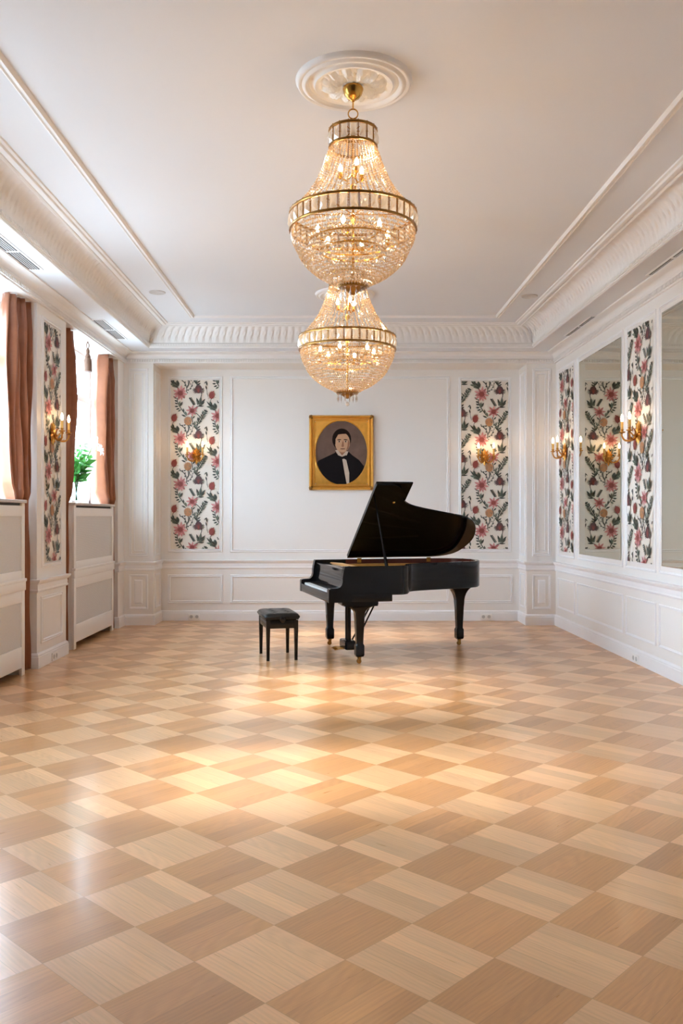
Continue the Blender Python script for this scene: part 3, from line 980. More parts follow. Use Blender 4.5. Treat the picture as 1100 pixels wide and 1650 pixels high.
# ------------------------------------------------------------------ mirrors
def mirror(ya, yb, z0, z1, label):
    u0, u1 = ru(ya), ru(yb); c = (u0 + u1) / 2; h = (u1 - u0) / 2
    p = R0 + dR * c
    r = tag(empty('wall_mirror', (p.x, p.y, z0), atan2(dR.y, dR.x) - .006), label, 'mirror', 'mirrors on the right wall')
    # local x along the wall, local -y ... wall normal is local -y
    H = z1 - z0
    sgn = -1
    mb = MB(); mb.box(-h, h, -.007, -.001, 0, H); mb.build('mirror_glass', M['mirror'], r, smooth=0)
    mb = MB(); mb.frame((0, 0, 0), (1, 0, 0), (0, -1, 0), -h - .006, h + .006, -.006, H + .006, [(0, 0), (0, .008), (.005, .0085), (.007, .0072)])
    mb.build('edge_trim', M['mirror'], r, smooth=0)
    return r
mirror(10.79, 9.283, 1.034, 3.423, 'tall wall mirror reflecting the papered panel, between the two papered strips')
mirror(8.17, 6.66, 1.034, 3.423, 'tall wall mirror cut off by the right picture edge')

# ------------------------------------------------------------------ outlets
def outlet(p, rz, label):
    r = tag(empty('power_outlet', p, rz), label, 'outlet', 'double power outlets in the baseboards')
    mb = MB(); mb.bbox(-.082, .082, -.012, 0, 0, .082, .003); mb.build('plate', M['sock'], r)
    for sx in (-.04, .04):
        mb = MB()
        T = Matrix.Rotation(pi / 2, 3, 'X')
        mb.lathe([(.024, .0115), (.024, .0135), (.018, .0128), (.0175, .0122)], (sx, 0, .041), 18, 0, True, T)
        s = mb.build('socket', M['sockdark'], r)
    return r
outlet((-2.115, YB - .024, .018), 0, 'white double power outlet below the left papered panel of the back wall')
outlet((2.075, YB - .024, .018), 0, 'white double power outlet on the back wall, right of the piano')
outlet((XL + .024, 8.94, .012), pi / 2, 'white double power outlet on the papered pier between the windows')
p = R0 + dR * ru(8.79) + NR * .024
outlet((p.x, p.y, .012), atan2(dR.y, dR.x), 'white double power outlet on the right wall baseboard')

# ------------------------------------------------------------------ vents, speakers, ceiling roses
def vent(x, ya, yb, rz, label):
    yc = (ya + yb) / 2; h = (yb - ya) / 2
    r = tag(empty('air_vent', (x, yc, ZS), rz), label, 'air vent', 'slot air vents in the ceiling border')
    mb = MB(); mb.frame((0, 0, 0), (1, 0, 0), (0, 0, 0), 0, 0, 0, 0, [(0, 0), (0, 0)])
    mb = MB()
    w = .055
    for xa, xb, y0, y1 in ((-w - .02, -w, -h - .02, h + .02), (w, w + .02, -h - .02, h + .02), (-w, w, -h - .02, -h), (-w, w, h, h + .02), (-w, w, -.015, .015)):
        mb.box(xa, xb, y0, y1, -.006, 0)
    mb.build('vent_frame', M['trim'], r, smooth=0)
    mb = MB(); mb.box(-w, w, -h, h, -.0015, 0); mb.build('vent_shade', M['dark'], r, smooth=0)  # dark sheet standing in for the shade behind the slats
    for k in range(4):
        xx = -w + .022 + k * .022
        mb = MB(); mb.box(xx - .005, xx + .005, -h, h, -.005, -.0015); mb.build('slat', M['ventm'], r, smooth=0)
tr = -math.atan(.024) * -1
vent(-2.79, 9.87, 10.93, 0, 'slot air vent above the lily window, left ceiling border')
vent(-2.79, 6.79, 7.85, 0, 'slot air vent at the left picture edge, above the nearer window')
vent(2.855 + .0, 9.70, 10.74, .0225, 'slot air vent above the first mirror, right ceiling border')
vent(2.92, 6.97, 8.03, .0225, 'slot air vent at the right picture edge, above the second mirror')
for x, y, lb in ((-2.07, 9.70, 'round white ceiling speaker in the left half of the ceiling'), (2.15, 9.87, 'round white ceiling speaker in the right half of the ceiling')):
    mb = MB(); mb.lathe([(.092, 0), (.092, -.006), (.086, -.009), (.08, -.006), (.0, -.0065)], n=32, cap=False)
    o = mb.build('ceiling_speaker', mat('speaker_grille', s2l(205, 202, 200), .6, vary=(200, .1))); o.location = (x, y, ZC)
    tag(o, lb, 'speaker', 'ceiling speakers')

def rose(x, y, label):
    mb = MB()
    NA, prof = 180, []
    rings = []
    for i in range(46):
        rr = .02 + (.3375 - .02) * i / 45
        base = interp([(0.0, .035), (.06, .03), (.075, .012), (.19, .012), (.205, .03), (.225, .034), (.235, .016), (.262, .016), (.272, .034), (.285, .036), (.30, .022), (.312, .028), (.325, .026), (.3375, .0)], rr)
        ring = []
        for j in range(NA):
            a = 2 * pi * j / NA
            d = base
            if .06 < rr < .20:
                t = (rr - .06) / .14
                u = (a / (2 * pi) * 12) % 1
                lf = max(0, 1 - abs(2 * u - 1) / (.25 + .75 * sin(pi * min(1, t * .9 + .1))))
                d += .036 * lf ** .8 * sin(pi * t) ** .5
                d += .010 * abs(sin(a * 36 + t * 9)) * sin(pi * t)
                u2 = (a / (2 * pi) * 12 + .5) % 1
                d += .012 * max(0, 1 - ((u2 - .5) / .18) ** 2 - ((t - .75) / .2) ** 2)
            ring.append((rr * cos(a), rr * sin(a), -d))
        rings.append(ring)
    mb.loft(rings, 0, True, False)
    o = mb.build('ceiling_rose', M['plaster'], smooth=50); o.location = (x, y, ZC)
    tag(o, label, 'ceiling rose', 'plaster ceiling roses')
rose(.072, 5.0, 'round plaster ceiling rose with leaf relief right above the nearer chandelier')
rose(.038, 9.78, 'small looking distant plaster ceiling rose mostly hidden behind the chandeliers')

# ------------------------------------------------------------------ chandeliers
TENT = [(-.383, .130), (-.427, .150), (-.513, .179), (-.596, .217), (-.664, .262), (-.771, .350)]
BASK = [(-.863, .357), (-.92, .350), (-.97, .328), (-1.05, .284), (-1.12, .205), (-1.16, .13), (-1.185, .086)]
def chandelier(loc, sc, drop, label):
    r = tag(empty('chandelier', loc), label, 'chandelier', 'crystal chandeliers')
    def Z(z): return z * sc - drop
    def S(v): return v * sc
    mb = MB(); mb.lathe([(.0, -.034), (S(.056), -.034), (S(.06), -.045), (S(.052), -.075), (S(.034), -.098), (S(.014), -.108), (S(.008), -.117), (0, -.118)], n=24, cap=False); mb.build('ceiling_cup', M['brass'], r)
    mb = MB(); zt = Z(-.163)
    mb.tube([(0, 0, -.112), (0, 0, zt)], S(.0045), 8); mb.build('rod', M['brass'], r)
    mb = MB(); R_ = S(.028)
    mb.tube([(R_ * cos(t * pi / 12), 0, Z(-.188) + R_ * sin(t * pi / 12)) for t in range(25)], S(.004), 6); mb.build('ring_link', M['brass'], r)
    mb = MB(); mb.tube([(0, 0, Z(-.215)), (0, 0, Z(-1.19))], S(.007), 8)
    for z in (-.30, -.62, -.80): mb.lathe([(S(.006), Z(z + .03)), (S(.02), Z(z + .01)), (S(.014), Z(z - .01)), (S(.006), Z(z - .03))], n=12)
    mb.build('stem', M['brass'], r)
    def band(zt, zb, R0_, n, mm):
        mb = MB()
        for z in (zt, zb):
            mb.lathe([(S(R0_ - .006), Z(z - .007)), (S(R0_ + .004), Z(z - .007)), (S(R0_ + .006), Z(z)), (S(R0_ + .004), Z(z + .007)), (S(R0_ - .006), Z(z + .007)), (S(R0_ - .006), Z(z - .007))], n=max(48, n * 2), cap=False)
        for k in range(n):
            a = 2 * pi * (k + .5) / n
            for dl in (-.06, .06):
                aa = a + dl * 2 * pi / n
                mb.tube([(S(R0_) * cos(aa), S(R0_) * sin(aa), Z(zt)), (S(R0_) * cos(aa), S(R0_) * sin(aa), Z(zb))], S(.0024), 4)
            for z in (zt + .008, zb - .008):
                mb.gem((S(R0_ + .003) * cos(a), S(R0_ + .003) * sin(a), Z(z)), S(.004))
        # spokes to the stem
        for k in range(6):
            a = 2 * pi * k / 6
            mb.tube([(0, 0, Z(zt)), (S(R0_) * cos(a), S(R0_) * sin(a), Z(zt))], S(.003), 5)
        o = mb.build('band_frame', M[mm], r)
        hw = pi * R0_ / n * .72
        for k in range(n):
            a = 2 * pi * k / n
            c_, s_ = cos(a), sin(a)
            m2 = MB()
            def P(t, z, d): return (S(R0_ + d) * c_ - S(t) * s_, S(R0_ + d) * s_ + S(t) * c_, Z(z))
            za, zb2 = zb + .010, zt - .010
            zm = (za + zb2) / 2; q = (zb2 - za) * .22
            vs = [P(-hw, za, 0), P(hw, za, 0), P(hw, zb2, 0), P(-hw, zb2, 0), P(0, zm - q, .011), P(hw * .35, zm, .012), P(0, zm + q, .011), P(-hw * .35, zm, .012)]
            m2.add(vs, [(0, 3, 2, 1), (0, 1, 4), (1, 5, 4), (1, 2, 5), (2, 6, 5), (2, 3, 6), (3, 7, 6), (3, 0, 7), (0, 4, 7), (4, 5, 6, 7)])
            m2.build('crystal_plate', M['crystal'], o, smooth=0)
    band(-.288, -.383, .138, 16, 'oldbrass')
    band(-.771, -.863, .366, 40, 'oldbrass')
    # tent of bead strands
    NS = 52
    for k in range(NS):
        a = 2 * pi * k / NS
        m2 = MB()
        z = -.388; i = 0
        while z > -.772:
            R_ = interp(TENT, z)
            m2.gem((S(R_) * cos(a), S(R_) * sin(a), Z(z)), S(.0074), S(.0074), 6, 1 if random.random() < .35 else 0, a + i)
            z -= .0152 - .003 * abs(z + .388) / .4; i += 1
        m2.build('bead_strand', [M['bead'], M['bead2']], r, smooth=0)
    # basket of bead rings
    zs = []
    z = -.876
    pts = spline([Vector((b, a, 0)) for a, b in BASK], 8)
    acc = 0; last = pts[0]; nodes = [pts[0]]
    for p in pts[1:]:
        acc += (p - last).length; last = p
        if acc > .0185: nodes.append(p.copy()); acc = 0
    for i, p in enumerate(nodes):
        n = max(16, int(2 * pi * p.x / .0165))
        m2 = MB()
        for k in range(n):
            a = 2 * pi * (k + .5 * (i % 2)) / n
            m2.gem((S(p.x) * cos(a), S(p.x) * sin(a), Z(p.y)), S(.0086), S(.0086), 6, 1 if random.random() < .4 else 0, k)
        m2.build('bead_ring', [M['bead'], M['bead2']], r, smooth=0)
    # inner tier: gilt hoops hung with larger crystals
    for Rr, z in ((.25, -.93), (.19, -.985)):
        mb = MB(); mb.lathe([(S(Rr - .004), Z(z - .004)), (S(Rr + .004), Z(z - .004)), (S(Rr + .004), Z(z + .004)), (S(Rr - .004), Z(z + .004)), (S(Rr - .004), Z(z - .004))], n=48, cap=False)
        ho = mb.build('hoop', M['brass'], r)
        m2 = MB(); n = int(2 * pi * Rr / .034)
        for k in range(n):
            a = 2 * pi * k / n
            m2.gem((S(Rr) * cos(a), S(Rr) * sin(a), Z(z + .02)), S(.012), S(.013), 8, 0, k)
            m2.gem((S(Rr) * cos(a), S(Rr) * sin(a), Z(z - .022)), S(.010), S(.018), 6, 0, k)
        m2.build('crystal', M['crystal'], ho, smooth=0)
    # arms and bulbs
    for n, Rr, z, ph in ((6, .21, -.905, .25), (3, .075, -.53, .8)):
        for k in range(n):
            a = 2 * pi * k / n + ph
            d = Vector((cos(a), sin(a), 0))
            mb = MB()
            mb.tube([Vector((0, 0, Z(z - .0))), d * S(Rr * .5) + Vector((0, 0, Z(z - .045))), d * S(Rr) + Vector((0, 0, Z(z - .02)))], S(.005), 6)
            mb.lathe([(S(.004), Z(z - .03)), (S(.016), Z(z - .02)), (S(.012), Z(z - .005)), (S(.011), Z(z + .012))], d * S(Rr), 12)
            mb.build('arm', M['brass'], r)
            mb = MB()
            mb.lathe([(S(.006), Z(z + .012)), (S(.011), Z(z + .024)), (S(.012), Z(z + .034)), (S(.009), Z(z + .046)), (S(.003), Z(z + .058)), (0, Z(z + .061))], d * S(Rr), 12)
            mb.build('bulb', M['bulb'], r)
    # bottom cup, drops, ball
    mb = MB(); mb.lathe([(S(.086), Z(-1.178)), (S(.09), Z(-1.186)), (S(.082), Z(-1.198)), (S(.05), Z(-1.205)), (S(.03), Z(-1.22)), (S(.012), Z(-1.235)), (0, Z(-1.238))], n=32, cap=False); mb.build('bottom_cup', M['oldbrass'], r)
    for k in range(14):
        a = 2 * pi * k / 14
        c = (S(.074) * cos(a), S(.074) * sin(a))
        mb = MB(); mb.gem((c[0], c[1], Z(-1.203)), S(.007)); mb.gem((c[0], c[1], Z(-1.236)), S(.0068), S(.028), 6); mb.build('crystal_drop', M['drop'], r, smooth=0)
    mb = MB(); mb.tube([(0, 0, Z(-1.235)), (0, 0, Z(-1.262))], S(.0015), 5); mb.lathe([(0, Z(-1.258)), (S(.012), Z(-1.263)), (S(.018), Z(-1.276)), (S(.012), Z(-1.289)), (0, Z(-1.294))], n=8, cap=False); mb.build('crystal_ball', M['drop'], r, smooth=0)
    return r
chandelier((.067, 5.0, ZC), 1.0, 0.0, 'crystal basket chandelier nearest the viewer, hanging under the large ceiling rose')
chandelier((.05, 7.4, ZC), 1.127, .118, 'farther crystal basket chandelier, seen lower down between the first one and the portrait')

# ------------------------------------------------------------------ sconces
def sconce(p, nrm, label):
    r = tag(empty('wall_sconce', p, atan2(nrm[1], nrm[0]) - pi / 2), label, 'sconce', 'gilt two-candle wall sconces')
    # local y is away from the wall
    mb = MB()
    mb.lathe([(0, .0), (.03, .0), (.034, .008), (.02, .02), (.026, .028), (.014, .04), (0, .044)], (0, 0, 0), 16, 0, False, Matrix.Rotation(-pi / 2, 3, 'X'))
    for a, L_, w in ((90, .125, .034), (64, .115, .024), (116, .115, .024), (34, .085, .022), (146, .085, .022), (-90, .135, .03), (-62, .115, .022), (-118, .115, .022), (-30, .085, .02), (-150, .085, .02), (2, .07, .018), (178, .07, .018)):
        d = Vector((cos(radians(a)), 0, sin(radians(a)))); q = Vector((-d.z, 0, d.x))
        pts = [Vector((0, .012, 0)) , d * L_ * .45 + q * w + Vector((0, .012, 0)), d * L_ * .45 - q * w + Vector((0, .012, 0)), d * L_ * .55 + Vector((0, .034, 0)), d * L_ + Vector((0, .016, 0)), d * L_ * .5 + Vector((0, .002, 0))]
        mb.add(pts, [(0, 1, 3), (0, 3, 2), (1, 4, 3), (3, 4, 2), (0, 5, 1), (0, 2, 5), (1, 5, 4), (2, 4, 5)])
    mb.build('backplate', M['ormolu'], r, smooth=40)
    for s_ in (-1, 1):
        mb = MB()
        pth = spline([(0, .03, -.02), (s_ * .03, .075, -.075), (s_ * .075, .125, -.075), (s_ * .108, .145, -.03), (s_ * .108, .145, .0)], 6)
        mb.tube(pth, [.0115 - .0035 * i / len(pth) for i in range(len(pth))], 8)
        pc = spline([(s_ * .02, .05, -.04), (s_ * .06, .07, .0), (s_ * .075, .09, .03), (s_ * .055, .10, .035)], 5)
        mb.tube(pc, [.0085 - .005 * i / len(pc) for i in range(len(pc))], 6)
        for q in range(4):
            b = pth[3 + q * 5]
            mb.add([b, b + Vector((s_ * .02, .005, .012)), b + Vector((s_ * .005, .02, .016)), b + Vector((s_ * .03, .02, .034))], [(0, 1, 3), (0, 3, 2), (0, 2, 1), (1, 2, 3)])
        mb.build('arm', M['ormolu'], r)
        mb = MB()
        T = (s_ * .108, .145, 0)
        mb.lathe([(.006, -.005), (.012, .0), (.03, .006), (.034, .014), (.03, .012), (.014, .01), (.014, .03), (.018, .036), (.016, .04), (0, .04)], T, 16, 0, False)
        mb.build('drip_pan', M['ormolu'], r)
        mb = MB(); mb.lathe([(.0135, .036), (.0135, .115), (.0125, .118), (0, .118)], T, 14, 0, False); mb.build('candle_sleeve', M['candle'], r)
        mb = MB(); mb.lathe([(.006, .118), (.012, .132), (.0145, .147), (.013, .163), (.008, .18), (.003, .193), (0, .197)], T, 12, 0, False); mb.build('bulb', M['flame'], r)
    return r
ZSC = 2.37
sconce((-2.083, YB - .008, ZSC), (0, -1), 'gilt two-candle sconce on the left papered panel of the back wall')
sconce((2.053, YB - .008, ZSC - .02), (0, -1), 'gilt two-candle sconce on the right papered panel, above the piano tail')
sconce((XL + .008, 8.90, ZSC - .01), (1, 0), 'gilt two-candle sconce on the papered pier between the windows')
for y, lb in ((11.36, 'gilt two-candle sconce on the right wall strip nearest the back corner'), (8.72, 'gilt two-candle sconce on the right wall strip between the two mirrors')):
    p = R0 + dR * ru(y) + NR * .008
    sconce((p.x, p.y, ZSC - .02), (NR.x, NR.y), lb)

# ------------------------------------------------------------------ portrait
def portrait():
    x0, x1, z0, z1 = -.465, .460, 1.878, 2.952
    cx, cz = (x0 + x1) / 2, (z0 + z1) / 2
    r = tag(empty('framed_portrait', (cx, YB - .002, cz)), 'oval portrait of a person in a dark coat, in a wide gilt frame', 'picture')
    hw, hh = (x1 - x0) / 2, (z1 - z0) / 2
    mb = MB()
    mb.frame((0, 0, 0), (1, 0, 0), (0, -1, 0), -hw, hw, -hh, hh, [(0, 0), (0, .03), (.010, .055), (.022, .066), (.034, .056), (.039, .030), (.047, .030), (.056, .05), (.066, .05), (.072, .026), (.082, .026), (.086, .018)])
    mb.build('frame', M['gilt'], r, smooth=50)
    for sx in (-1, 1):
        for sz in (-1, 1):
            mb = MB()
            c = Vector((sx * (hw - .03), -.058, sz * (hh - .03)))
            for a in range(0, 360, 45):
                d = Vector((cos(radians(a)), 0, sin(radians(a)))) * .036
                q = Vector((-d.z, 0, d.x)) * .4
                mb.add([c + Vector((0, -.022, 0)), c + d * .6 + q, c + d * .6 - q, c + d + Vector((0, .01, 0)), c + Vector((0, .01, 0))], [(0, 1, 3), (0, 3, 2), (1, 4, 3), (3, 4, 2), (0, 4, 1), (0, 2, 4)])
            mb.lathe([(.013, 0), (.011, .012), (0, .018)], c, 10, 0, True, Matrix.Rotation(pi / 2, 3, 'X'))
            mb.build('corner_ornament', M['oldbrass'], r, smooth=40)
    # spandrel with oval opening
    ex, ez = .371, .457
    n = 96
    mb = MB()
    iw, ih = hw - .08, hh - .08
    outer, inner, bev = [], [], []
    for k in range(n):
        a = 2 * pi * k / n
        c, s = cos(a), sin(a)
        t = min(iw / abs(c) if abs(c) > 1e-6 else 9, ih / abs(s) if abs(s) > 1e-6 else 9)
        outer.append((t * c, -.018, t * s)); inner.append(((ex + .012) * c, -.022, (ez + .012) * s)); bev.append((ex * c, -.010, ez * s))
    mb.loft([outer, inner, bev], 0)
    mb.build('oval_mat', M['gilt'], r, smooth=40)
    # painted canvas
    mb = MB()
    names = ['cv_bg', 'cv_blk', 'cv_skin', 'cv_sh', 'cv_wh', 'cv_hair']
    def put(poly, m, ly):
        # keep inside the oval
        if ly: poly = [(.01 + 1.22 * x, .0 + 1.16 * z) for x, z in poly]
        q = [(x, z) if (x / ex) ** 2 + (z / ez) ** 2 < 1 else (x / sqrt((x / ex) ** 2 + (z / ez) ** 2), z / sqrt((x / ex) ** 2 + (z / ez) ** 2)) for x, z in poly]
        mb.add([(x, -.006 - .0004 * ly, z) for x, z in q], [list(range(len(q)))], names.index(m))
    def ell(cx_, cz_, rx, rz, m, ly, rot=0, n_=24):
        put([(cx_ + rx * cos(2 * pi * k / n_) * cos(rot) - rz * sin(2 * pi * k / n_) * sin(rot), cz_ + rx * cos(2 * pi * k / n_) * sin(rot) + rz * sin(2 * pi * k / n_) * cos(rot)) for k in range(n_)], m, ly)
    put([(ex * cos(2 * pi * k / 72), ez * sin(2 * pi * k / 72)) for k in range(72)], 'cv_bg', 0)
    coat = [(-.35, -.16), (-.28, -.10), (-.17, -.045), (-.09, -.005), (-.05, .03), (.07, .02), (.12, -.03), (.20, -.09), (.26, -.17), (.30, -.26), (.29, -.30)]
    coat += [(ex * cos(radians(a)), ez * sin(radians(a))) for a in range(-42, -160, -6)]
    put(coat, 'cv_blk', 1)
    ell(-.004, .165, .112, .135, 'cv_hair', 2)
    put([(-.06, .06), (.05, .05), (.06, -.02), (.0, -.06), (-.07, .0)], 'cv_sh', 3)
    put([(-.08, .03), (-.05, .035), (.0, -.035), (.05, .02), (.075, .015), (.04, -.07), (.01, -.05), (-.03, -.06)], 'cv_wh', 4)
    put([(.0, -.06), (.05, -.09), (.085, -.25), (.09, -.40), (.06, -.42), (.03, -.25)], 'cv_wh', 4)
    put([(-.05, -.03), (.0, -.05), (.05, -.03), (.065, -.085), (.02, -.075), (-.04, -.095)], 'cv_blk', 5)
    ell(.005, .125, .088, .122, 'cv_skin', 5)
    put([(.072, .17), (.090, .125), (.078, .06), (.045, .012), (.064, .08)], 'cv_sh', 6)
    put([(-.10, .12), (-.105, .22), (-.05, .285), (.03, .29), (.085, .25), (.10, .17), (.085, .19), (.06, .235), (.0, .232), (-.045, .225), (-.075, .17), (-.078, .10)], 'cv_hair', 7)
    for sx in (-.033, .043):
        ell(sx, .138, .018, .009, 'cv_wh', 7); ell(sx, .138, .009, .009, 'cv_hair', 8); ell(sx, .16, .025, .006, 'cv_hair', 8, .1 * (1 if sx < 0 else -1))
    put([(.005, .14), (.017, .14), (.024, .08), (.012, .07), (-.008, .075)], 'cv_sh', 7)
    ell(.008, .046, .03, .007, 'cv_sh', 8); ell(.008, .05, .028, .003, 'cv_hair', 9)
    mb.build('canvas', [M[k] for k in names], r, smooth=0, recalc=False)
portrait()

# ------------------------------------------------------------------ grand piano
def piano():
    r = tag(empty('grand_piano', (.0227, 9.42, 0), radians(14)), 'black lacquered grand piano with open lid standing on the parquet', 'piano')
    OUT = [(.30, -.74), (.44, -.735), (.53, -.66), (.60, -.47), (.70, -.37), (.85, -.305), (1.03, -.25), (1.25, -.185), (1.42, -.13), (1.55, -.045), (1.635, .10), (1.68, .31), (1.645, .50), (1.555, .65), (1.40, .722), (1.25, .74)]
    OUT = [(p.x, p.y) for p in spline(OUT, 5)]
    full = [(-.17, -.74), (.0, -.74), (.15, -.74)] + OUT + [(.9, .74), (.5, .74), (.2, .74), (0, .74), (-.17, .74)]
    def offset(path, d):
        out = []
        for i, p in enumerate(path):
            a = Vector(path[max(i - 1, 0)]); b = Vector(path[min(i + 1, len(path) - 1)])
            t = (b - a).normalized()
            out.append((p[0] - t.y * d, p[1] + t.x * d))
        return out
    inn = offset(full, .045)
    ZT, ZB = .995, .712
    mb = MB()
    for o_, i_ in zip([0], [0]):
        rings = []
        for a, b in zip(full, inn):
            o2 = Vector(a); i2 = Vector(b); e = (i2 - o2).normalized() * .004
            rings.append([(a[0], a[1], ZB), (a[0], a[1], ZT - .004), (o2.x + e.x, o2.y + e.y, ZT), (i2.x - e.x, i2.y - e.y, ZT), (b[0], b[1], ZT - .004), (b[0], b[1], ZB)])
        mb.loft(rings, 0, True, True)
    rim = mb.build('rim', [M['black'], M['inner']], r, smooth=35)
    for p in rim.data.polygons:   # inner side of the case is mahogany
        c = p.center; v0 = p.vertices
        if all((vi % 6) in (4, 5) for vi in v0) and len(v0) == 4 and c.x > .2: p.material_index = 1
    # lower band of the case bottom
    mb = MB(); low = offset(full, .012)
    poly = [(x, y) for x, y in low if x > .30]
    mb.prism(poly, lambda x, y, t: (x, y, t), .70, .74); mb.build('bottom_board', M['satin'], r, smooth=0)
    # keybed and cheeks
    mb = MB(); mb.bbox(-.335, .326, -.742, .742, .635, .714, .004); mb.bbox(-.20, .18, -.735, -.56, .605, .637, .004); mb.bbox(-.20, .18, .56, .735, .605, .637, .004)
    mb.build('keybed', M['black'], r)
    ch = [(-.339, .634), (-.339, .755), (-.332, .768), (-.315, .775), (-.25, .778), (-.225, .786), (-.205, .808), (-.196, .84), (-.196, .88), (-.188, .93), (-.178, .975), (-.172, .995), (-.10, .995), (-.10, .634)]
    for ya, yb in ((-.743, -.66), (.66, .743)):
        mb = MB(); mb.prism(ch, lambda x, z, t: (x, t, z), ya, yb); mb.build('cheek', M['black'], r, smooth=25)
    mb = MB(); mb.bbox(-.337, -.312, -.66, .66, .634, .724, .004); mb.build('key_slip', M['black'], r)
    # keyboard
    mb = MB(); mb.box(-.312, -.15, -.66, .66, .70, .716); kb = mb.build('keyboard', M['satin'], r, smooth=0)
    for sg in (-1, 1):
        mb = MB(); mb.bbox(-.31, -.15, sg * .613, sg * .66, .712, .75, .004); mb.build('key_block', M['black'], r)
    W_ = 1.224 / 52
    for k in range(52):
        y = .612 - k * W_
        m2 = MB(); m2.bbox(-.308, -.155, y - W_ + .0006, y - .0006, .716, .738, .0015); m2.build('white_key', M['ivory'], kb, smooth=0)
    for k in range(51):
        if k % 7 in (0, 2, 3, 5, 6):
            y = .612 - (k + 1) * W_
            m2 = MB(); m2.bbox(-.255, -.155, y - .0055, y + .0055, .737, .75, .002); m2.build('black_key', M['satin'], kb, smooth=0)
    fb = [(-.158, .744), (-.172, .75), (-.176, .77), (-.168, .80), (-.158, .84), (-.154, .90), (-.16, .94), (-.168, .955), (-.17, .965), (-.13, .965), (-.13, .744)]
    mb = MB(); mb.prism(fb, lambda x, z, t: (x, t, z), -.66, .66); mb.build('fallboard', M['black'], r, smooth=40)
    mb = MB(); mb.bbox(-.13, -.02, -.69, .69, .945, .962, .003); mb.build('music_shelf', M['black'], r)
    # cast plate
    mb = MB()
    pl = offset(full, .05)
    poly = [(-.02, -.69)] + [(x, y) for x, y in pl if x > -.0] + [(-.02, .69)]
    mb.prism(poly, lambda x, y, t: (x, y, t), .90, .928)
    for k in range(5):
        y0 = -.5 + .25 * k
        mb.tube([(.12, y0, .935), (.5, y0 * .75 + .15, .94), (1.1, y0 * .35 + .33, .935)], .016, 6)
    mb.tube([(.02, -.66, .935), (.06, -.3, .945), (.06, .3, .945), (.02, .66, .935)], .03, 8)
    mb.build('cast_plate', M['goldplate'], r, smooth=40)
    # lid
    th = radians(33.5)
    def LP(X, w, n): return (X, .745 - w * cos(th) + n * sin(th), 1.006 + w * sin(th) + n * cos(th))
    lid = [(.233, -.745)] + OUT + [(.9, .74), (.233, .745)]
    lid = [(x, .745 - y) for x, y in lid]
    def slab(mb, poly, n0, n1, b=.004):
        n = len(poly)
        cxp = sum(p[0] for p in poly) / n; cyp = sum(p[1] for p in poly) / n
        def sh(p, k):
            d = Vector((p[0] - cxp, p[1] - cyp)); d = d.normalized() * k
            return (p[0] - d.x, p[1] - d.y)
        rings = []
        for z, k in ((n0, b), (n0 + b, 0), (n1 - b, 0), (n1, b)):
            rings.append([LP(*sh(p, k), z) for p in poly])
        mb.loft(rings, 0, True, True)
    mb = MB(); slab(mb, lid, 0.0, .022); mb.build('lid', M['black'], r, smooth=35)
    mb = MB(); slab(mb, [(.233, 0.0), (.636, 0.0), (.636, 1.49), (.233, 1.49)], .024, .046); mb.build('lid_flap', M['black'], r, smooth=35)
    mb = MB(); mb.lathe([(.014, 0), (.016, -.004), (.008, -.012), (0, -.013)], LP(.50, 1.17, 0), 14, 0, False, Matrix.Rotation(th, 3, 'X').inverted()); mb.build('lid_cup', M['brass'], r)
    for X in (.365, 1.229):
        mb = MB(); mb.box(X - .025, X + .025, .692, .697, .955, 1.0); mb.tube([(X - .025, .69, 1.002), (X + .025, .69, 1.002)], .006, 8); mb.build('hinge', M['brass'], r)
    a, b = Vector((.285, -.688, .965)), Vector(LP(.33, 1.07, -.004))
    mb = MB(); m_ = a.lerp(b, .33)
    mb.tube([a, m_], [.020, .013], 4); mb.tube([m_, b], [.011, .009], 4); mb.build('lid_prop', M['black'], r, smooth=0)
    # legs
    def leg(x, y, ztop, big=True):
        mb = MB()
        def sq(hw, hd, z): 
            c = min(hw, hd) * .18
            return [(x - hw + c, y - hd, z), (x + hw - c, y - hd, z), (x + hw, y - hd + c, z), (x + hw, y + hd - c, z), (x + hw - c, y + hd, z), (x - hw + c, y + hd, z), (x - hw, y + hd - c, z), (x - hw, y - hd + c, z)]
        prof = [(.036, .075), (.040, .08), (.0445, .095), (.0445, .185), (.040, .195), (.035, .205), (.0355, .23), (.045, .45), (.049, .50)]
        rings = [sq(h_, h_, z) for h_, z in prof]
        for t in range(1, 9):
            q = t / 8 * pi / 2
            e = .085 * (1 - cos(q))
            rings.append(sq(.049 + e * 1.5, .049 + e * .5, .50 + (ztop - .015 - .50) * sin(q)))
        rings.append(sq(.049 + .1275, .049 + .0425, ztop))
        mb.loft(rings, 0, True, True)
        lo = mb.build('leg', M['black'], r, smooth=35)
        mb = MB()
        mb.lathe([(.022, .076), (.026, .072), (.02, .06), (.012, .055)], (x, y, 0), 14)
        mb.box(x - .014, x + .014, y - .019, y - .014, .02, .062); mb.box(x - .014, x + .014, y + .014, y + .019, .02, .062)
        mb.lathe([(.008, -.013), (.024, -.012), (.026, 0), (.024, .012), (.008, .013)], (x - .004, y, .0265), 18, 0, True, Matrix.Rotation(pi / 2, 3, 'X'))
        mb.build('caster', M['oldbrass'], lo)
    leg(0, -.655, .607); leg(0, .655, .607); leg(1.459, .285, .702)
    # pedal lyre
    mb = MB()
    for y in (-.055, .055):
        mb.tube([(.05, y, .64), (.05, y, .15)], .019, 12)
    mb.bbox(-.02, .12, -.15, .15, .60, .64, .006)
    mb.bbox(-.015, .115, -.14, .14, .055, .155, .022)
    mb.tube([(.10, -.09, .10), (.40, -.05, .66)], .009, 8); mb.tube([(.10, .09, .10), (.40, .05, .66)], .009, 8)
    ly = mb.build('pedal_lyre', M['black'], r)
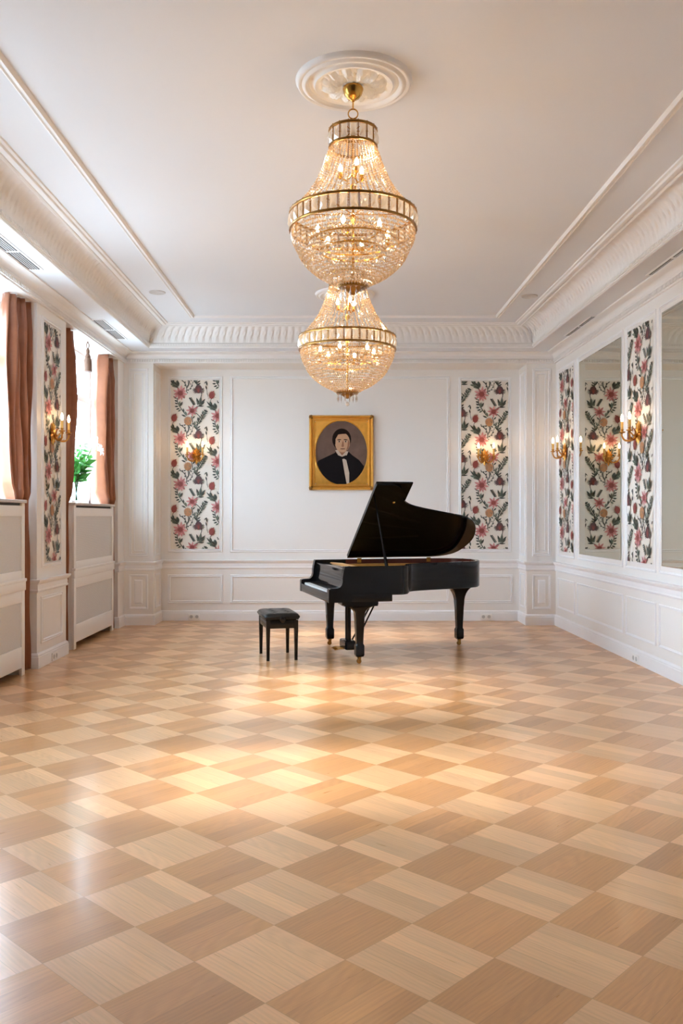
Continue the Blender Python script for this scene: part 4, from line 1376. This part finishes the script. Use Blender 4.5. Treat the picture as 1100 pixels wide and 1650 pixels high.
    for y in (-.07, 0, .07):
        mb = MB()
        mb.loft([[(-.012, y - .009, .062), (-.012, y + .009, .062), (-.012, y + .009, .074), (-.012, y - .009, .074)],
                 [(-.07, y - .010, .062), (-.07, y + .010, .062), (-.07, y + .010, .073), (-.07, y - .010, .073)],
                 [(-.105, y - .017, .056), (-.105, y + .017, .056), (-.105, y + .017, .066), (-.105, y - .017, .066)],
                 [(-.12, y - .012, .054), (-.12, y + .012, .054), (-.12, y + .012, .062), (-.12, y - .012, .062)]], 0, True, True)
        mb.build('pedal', M['brass'], ly)
piano()

# ------------------------------------------------------------------ stool
def stool():
    r = tag(empty('piano_stool', (-.678, 9.22, 0), radians(13.7)), 'black tufted leather piano stool with four square legs, left of the piano', 'stool')
    hx, hy = .185, .285
    # tufted cushion
    NX, NY = 30, 46
    tufts = [(tx, ty) for tx in (-.07, .07) for ty in (-.14, 0, .14)]
    top = []
    for j in range(NY + 1):
        for i in range(NX + 1):
            u, v = -1 + 2 * i / NX, -1 + 2 * j / NY
            x, y = u * hx, v * hy
            e = max(0, 1 - abs(u) ** 8) ** .5 * max(0, 1 - abs(v) ** 12) ** .5
            z = .455 + .042 * e
            for tx, ty in tufts:
                d2 = (x - tx) ** 2 + (y - ty) ** 2
                z -= .014 * math.exp(-d2 / .0009)
            for ty in (-.14, 0, .14):
                if abs(x) < .16: z -= .0035 * math.exp(-((y - ty) / .007) ** 2)
            for tx in (-.07, .07): z -= .0035 * math.exp(-((x - tx) / .007) ** 2)
            top.append((x, y, z))
    mb = MB()
    fs = [(j * (NX + 1) + i, j * (NX + 1) + i + 1, (j + 1) * (NX + 1) + i + 1, (j + 1) * (NX + 1) + i) for j in range(NY) for i in range(NX)]
    mb.add(top, fs)
    mb.bbox(-hx, hx, -hy, hy, .437, .470, .012)
    mb.build('seat_cushion', M['leather'], r, smooth=50)
    mb = MB(); mb.bbox(-hx + .012, hx - .012, -hy + .012, hy - .012, .425, .44, .003); mb.build('seat_board', M['satin'], r)
    mb = MB()
    ax, ay = .163, .268
    for y0, y1, x0, x1 in ((-ay, -ay + .02, -ax, ax), (ay - .02, ay, -ax, ax), (-ay, ay, -ax, -ax + .02), (-ay, ay, ax - .02, ax)):
        mb.bbox(x0, x1, y0, y1, .335, .415, .003)
    mb.box(-.10, .10, -.20, .20, .40, .427)
    mb.build('apron', M['satin'], r)
    for sx in (-1, 1):
        for sy in (-1, 1):
            mb = MB()
            X, Y = sx * (ax - .016), sy * (ay - .016)
            def sq(h_, z, kx): return [(X + kx * sx - h_, Y - h_, z), (X + kx * sx + h_, Y - h_, z), (X + kx * sx + h_, Y + h_, z), (X + kx * sx - h_, Y + h_, z)]
            mb.loft([sq(.0145, 0, .0), sq(.0165, .15, .0), (sq(.0205, .335, 0)), sq(.0205, .418, 0)], 0, True, True)
            mb.build('leg', M['satin'], r, smooth=0)
    for sy in (-1, 1):
        mb = MB(); mb.lathe([(.008, 0), (.008, .02), (.03, .022), (.034, .028), (.034, .042), (.028, .05), (0, .052)], (0, sy * (ay - .005), .432), 20, 0, False, Matrix.Rotation(pi / 2 * (1 if sy < 0 else -1), 3, 'X'))
        mb.build('knob', M['satin'], r)
stool()
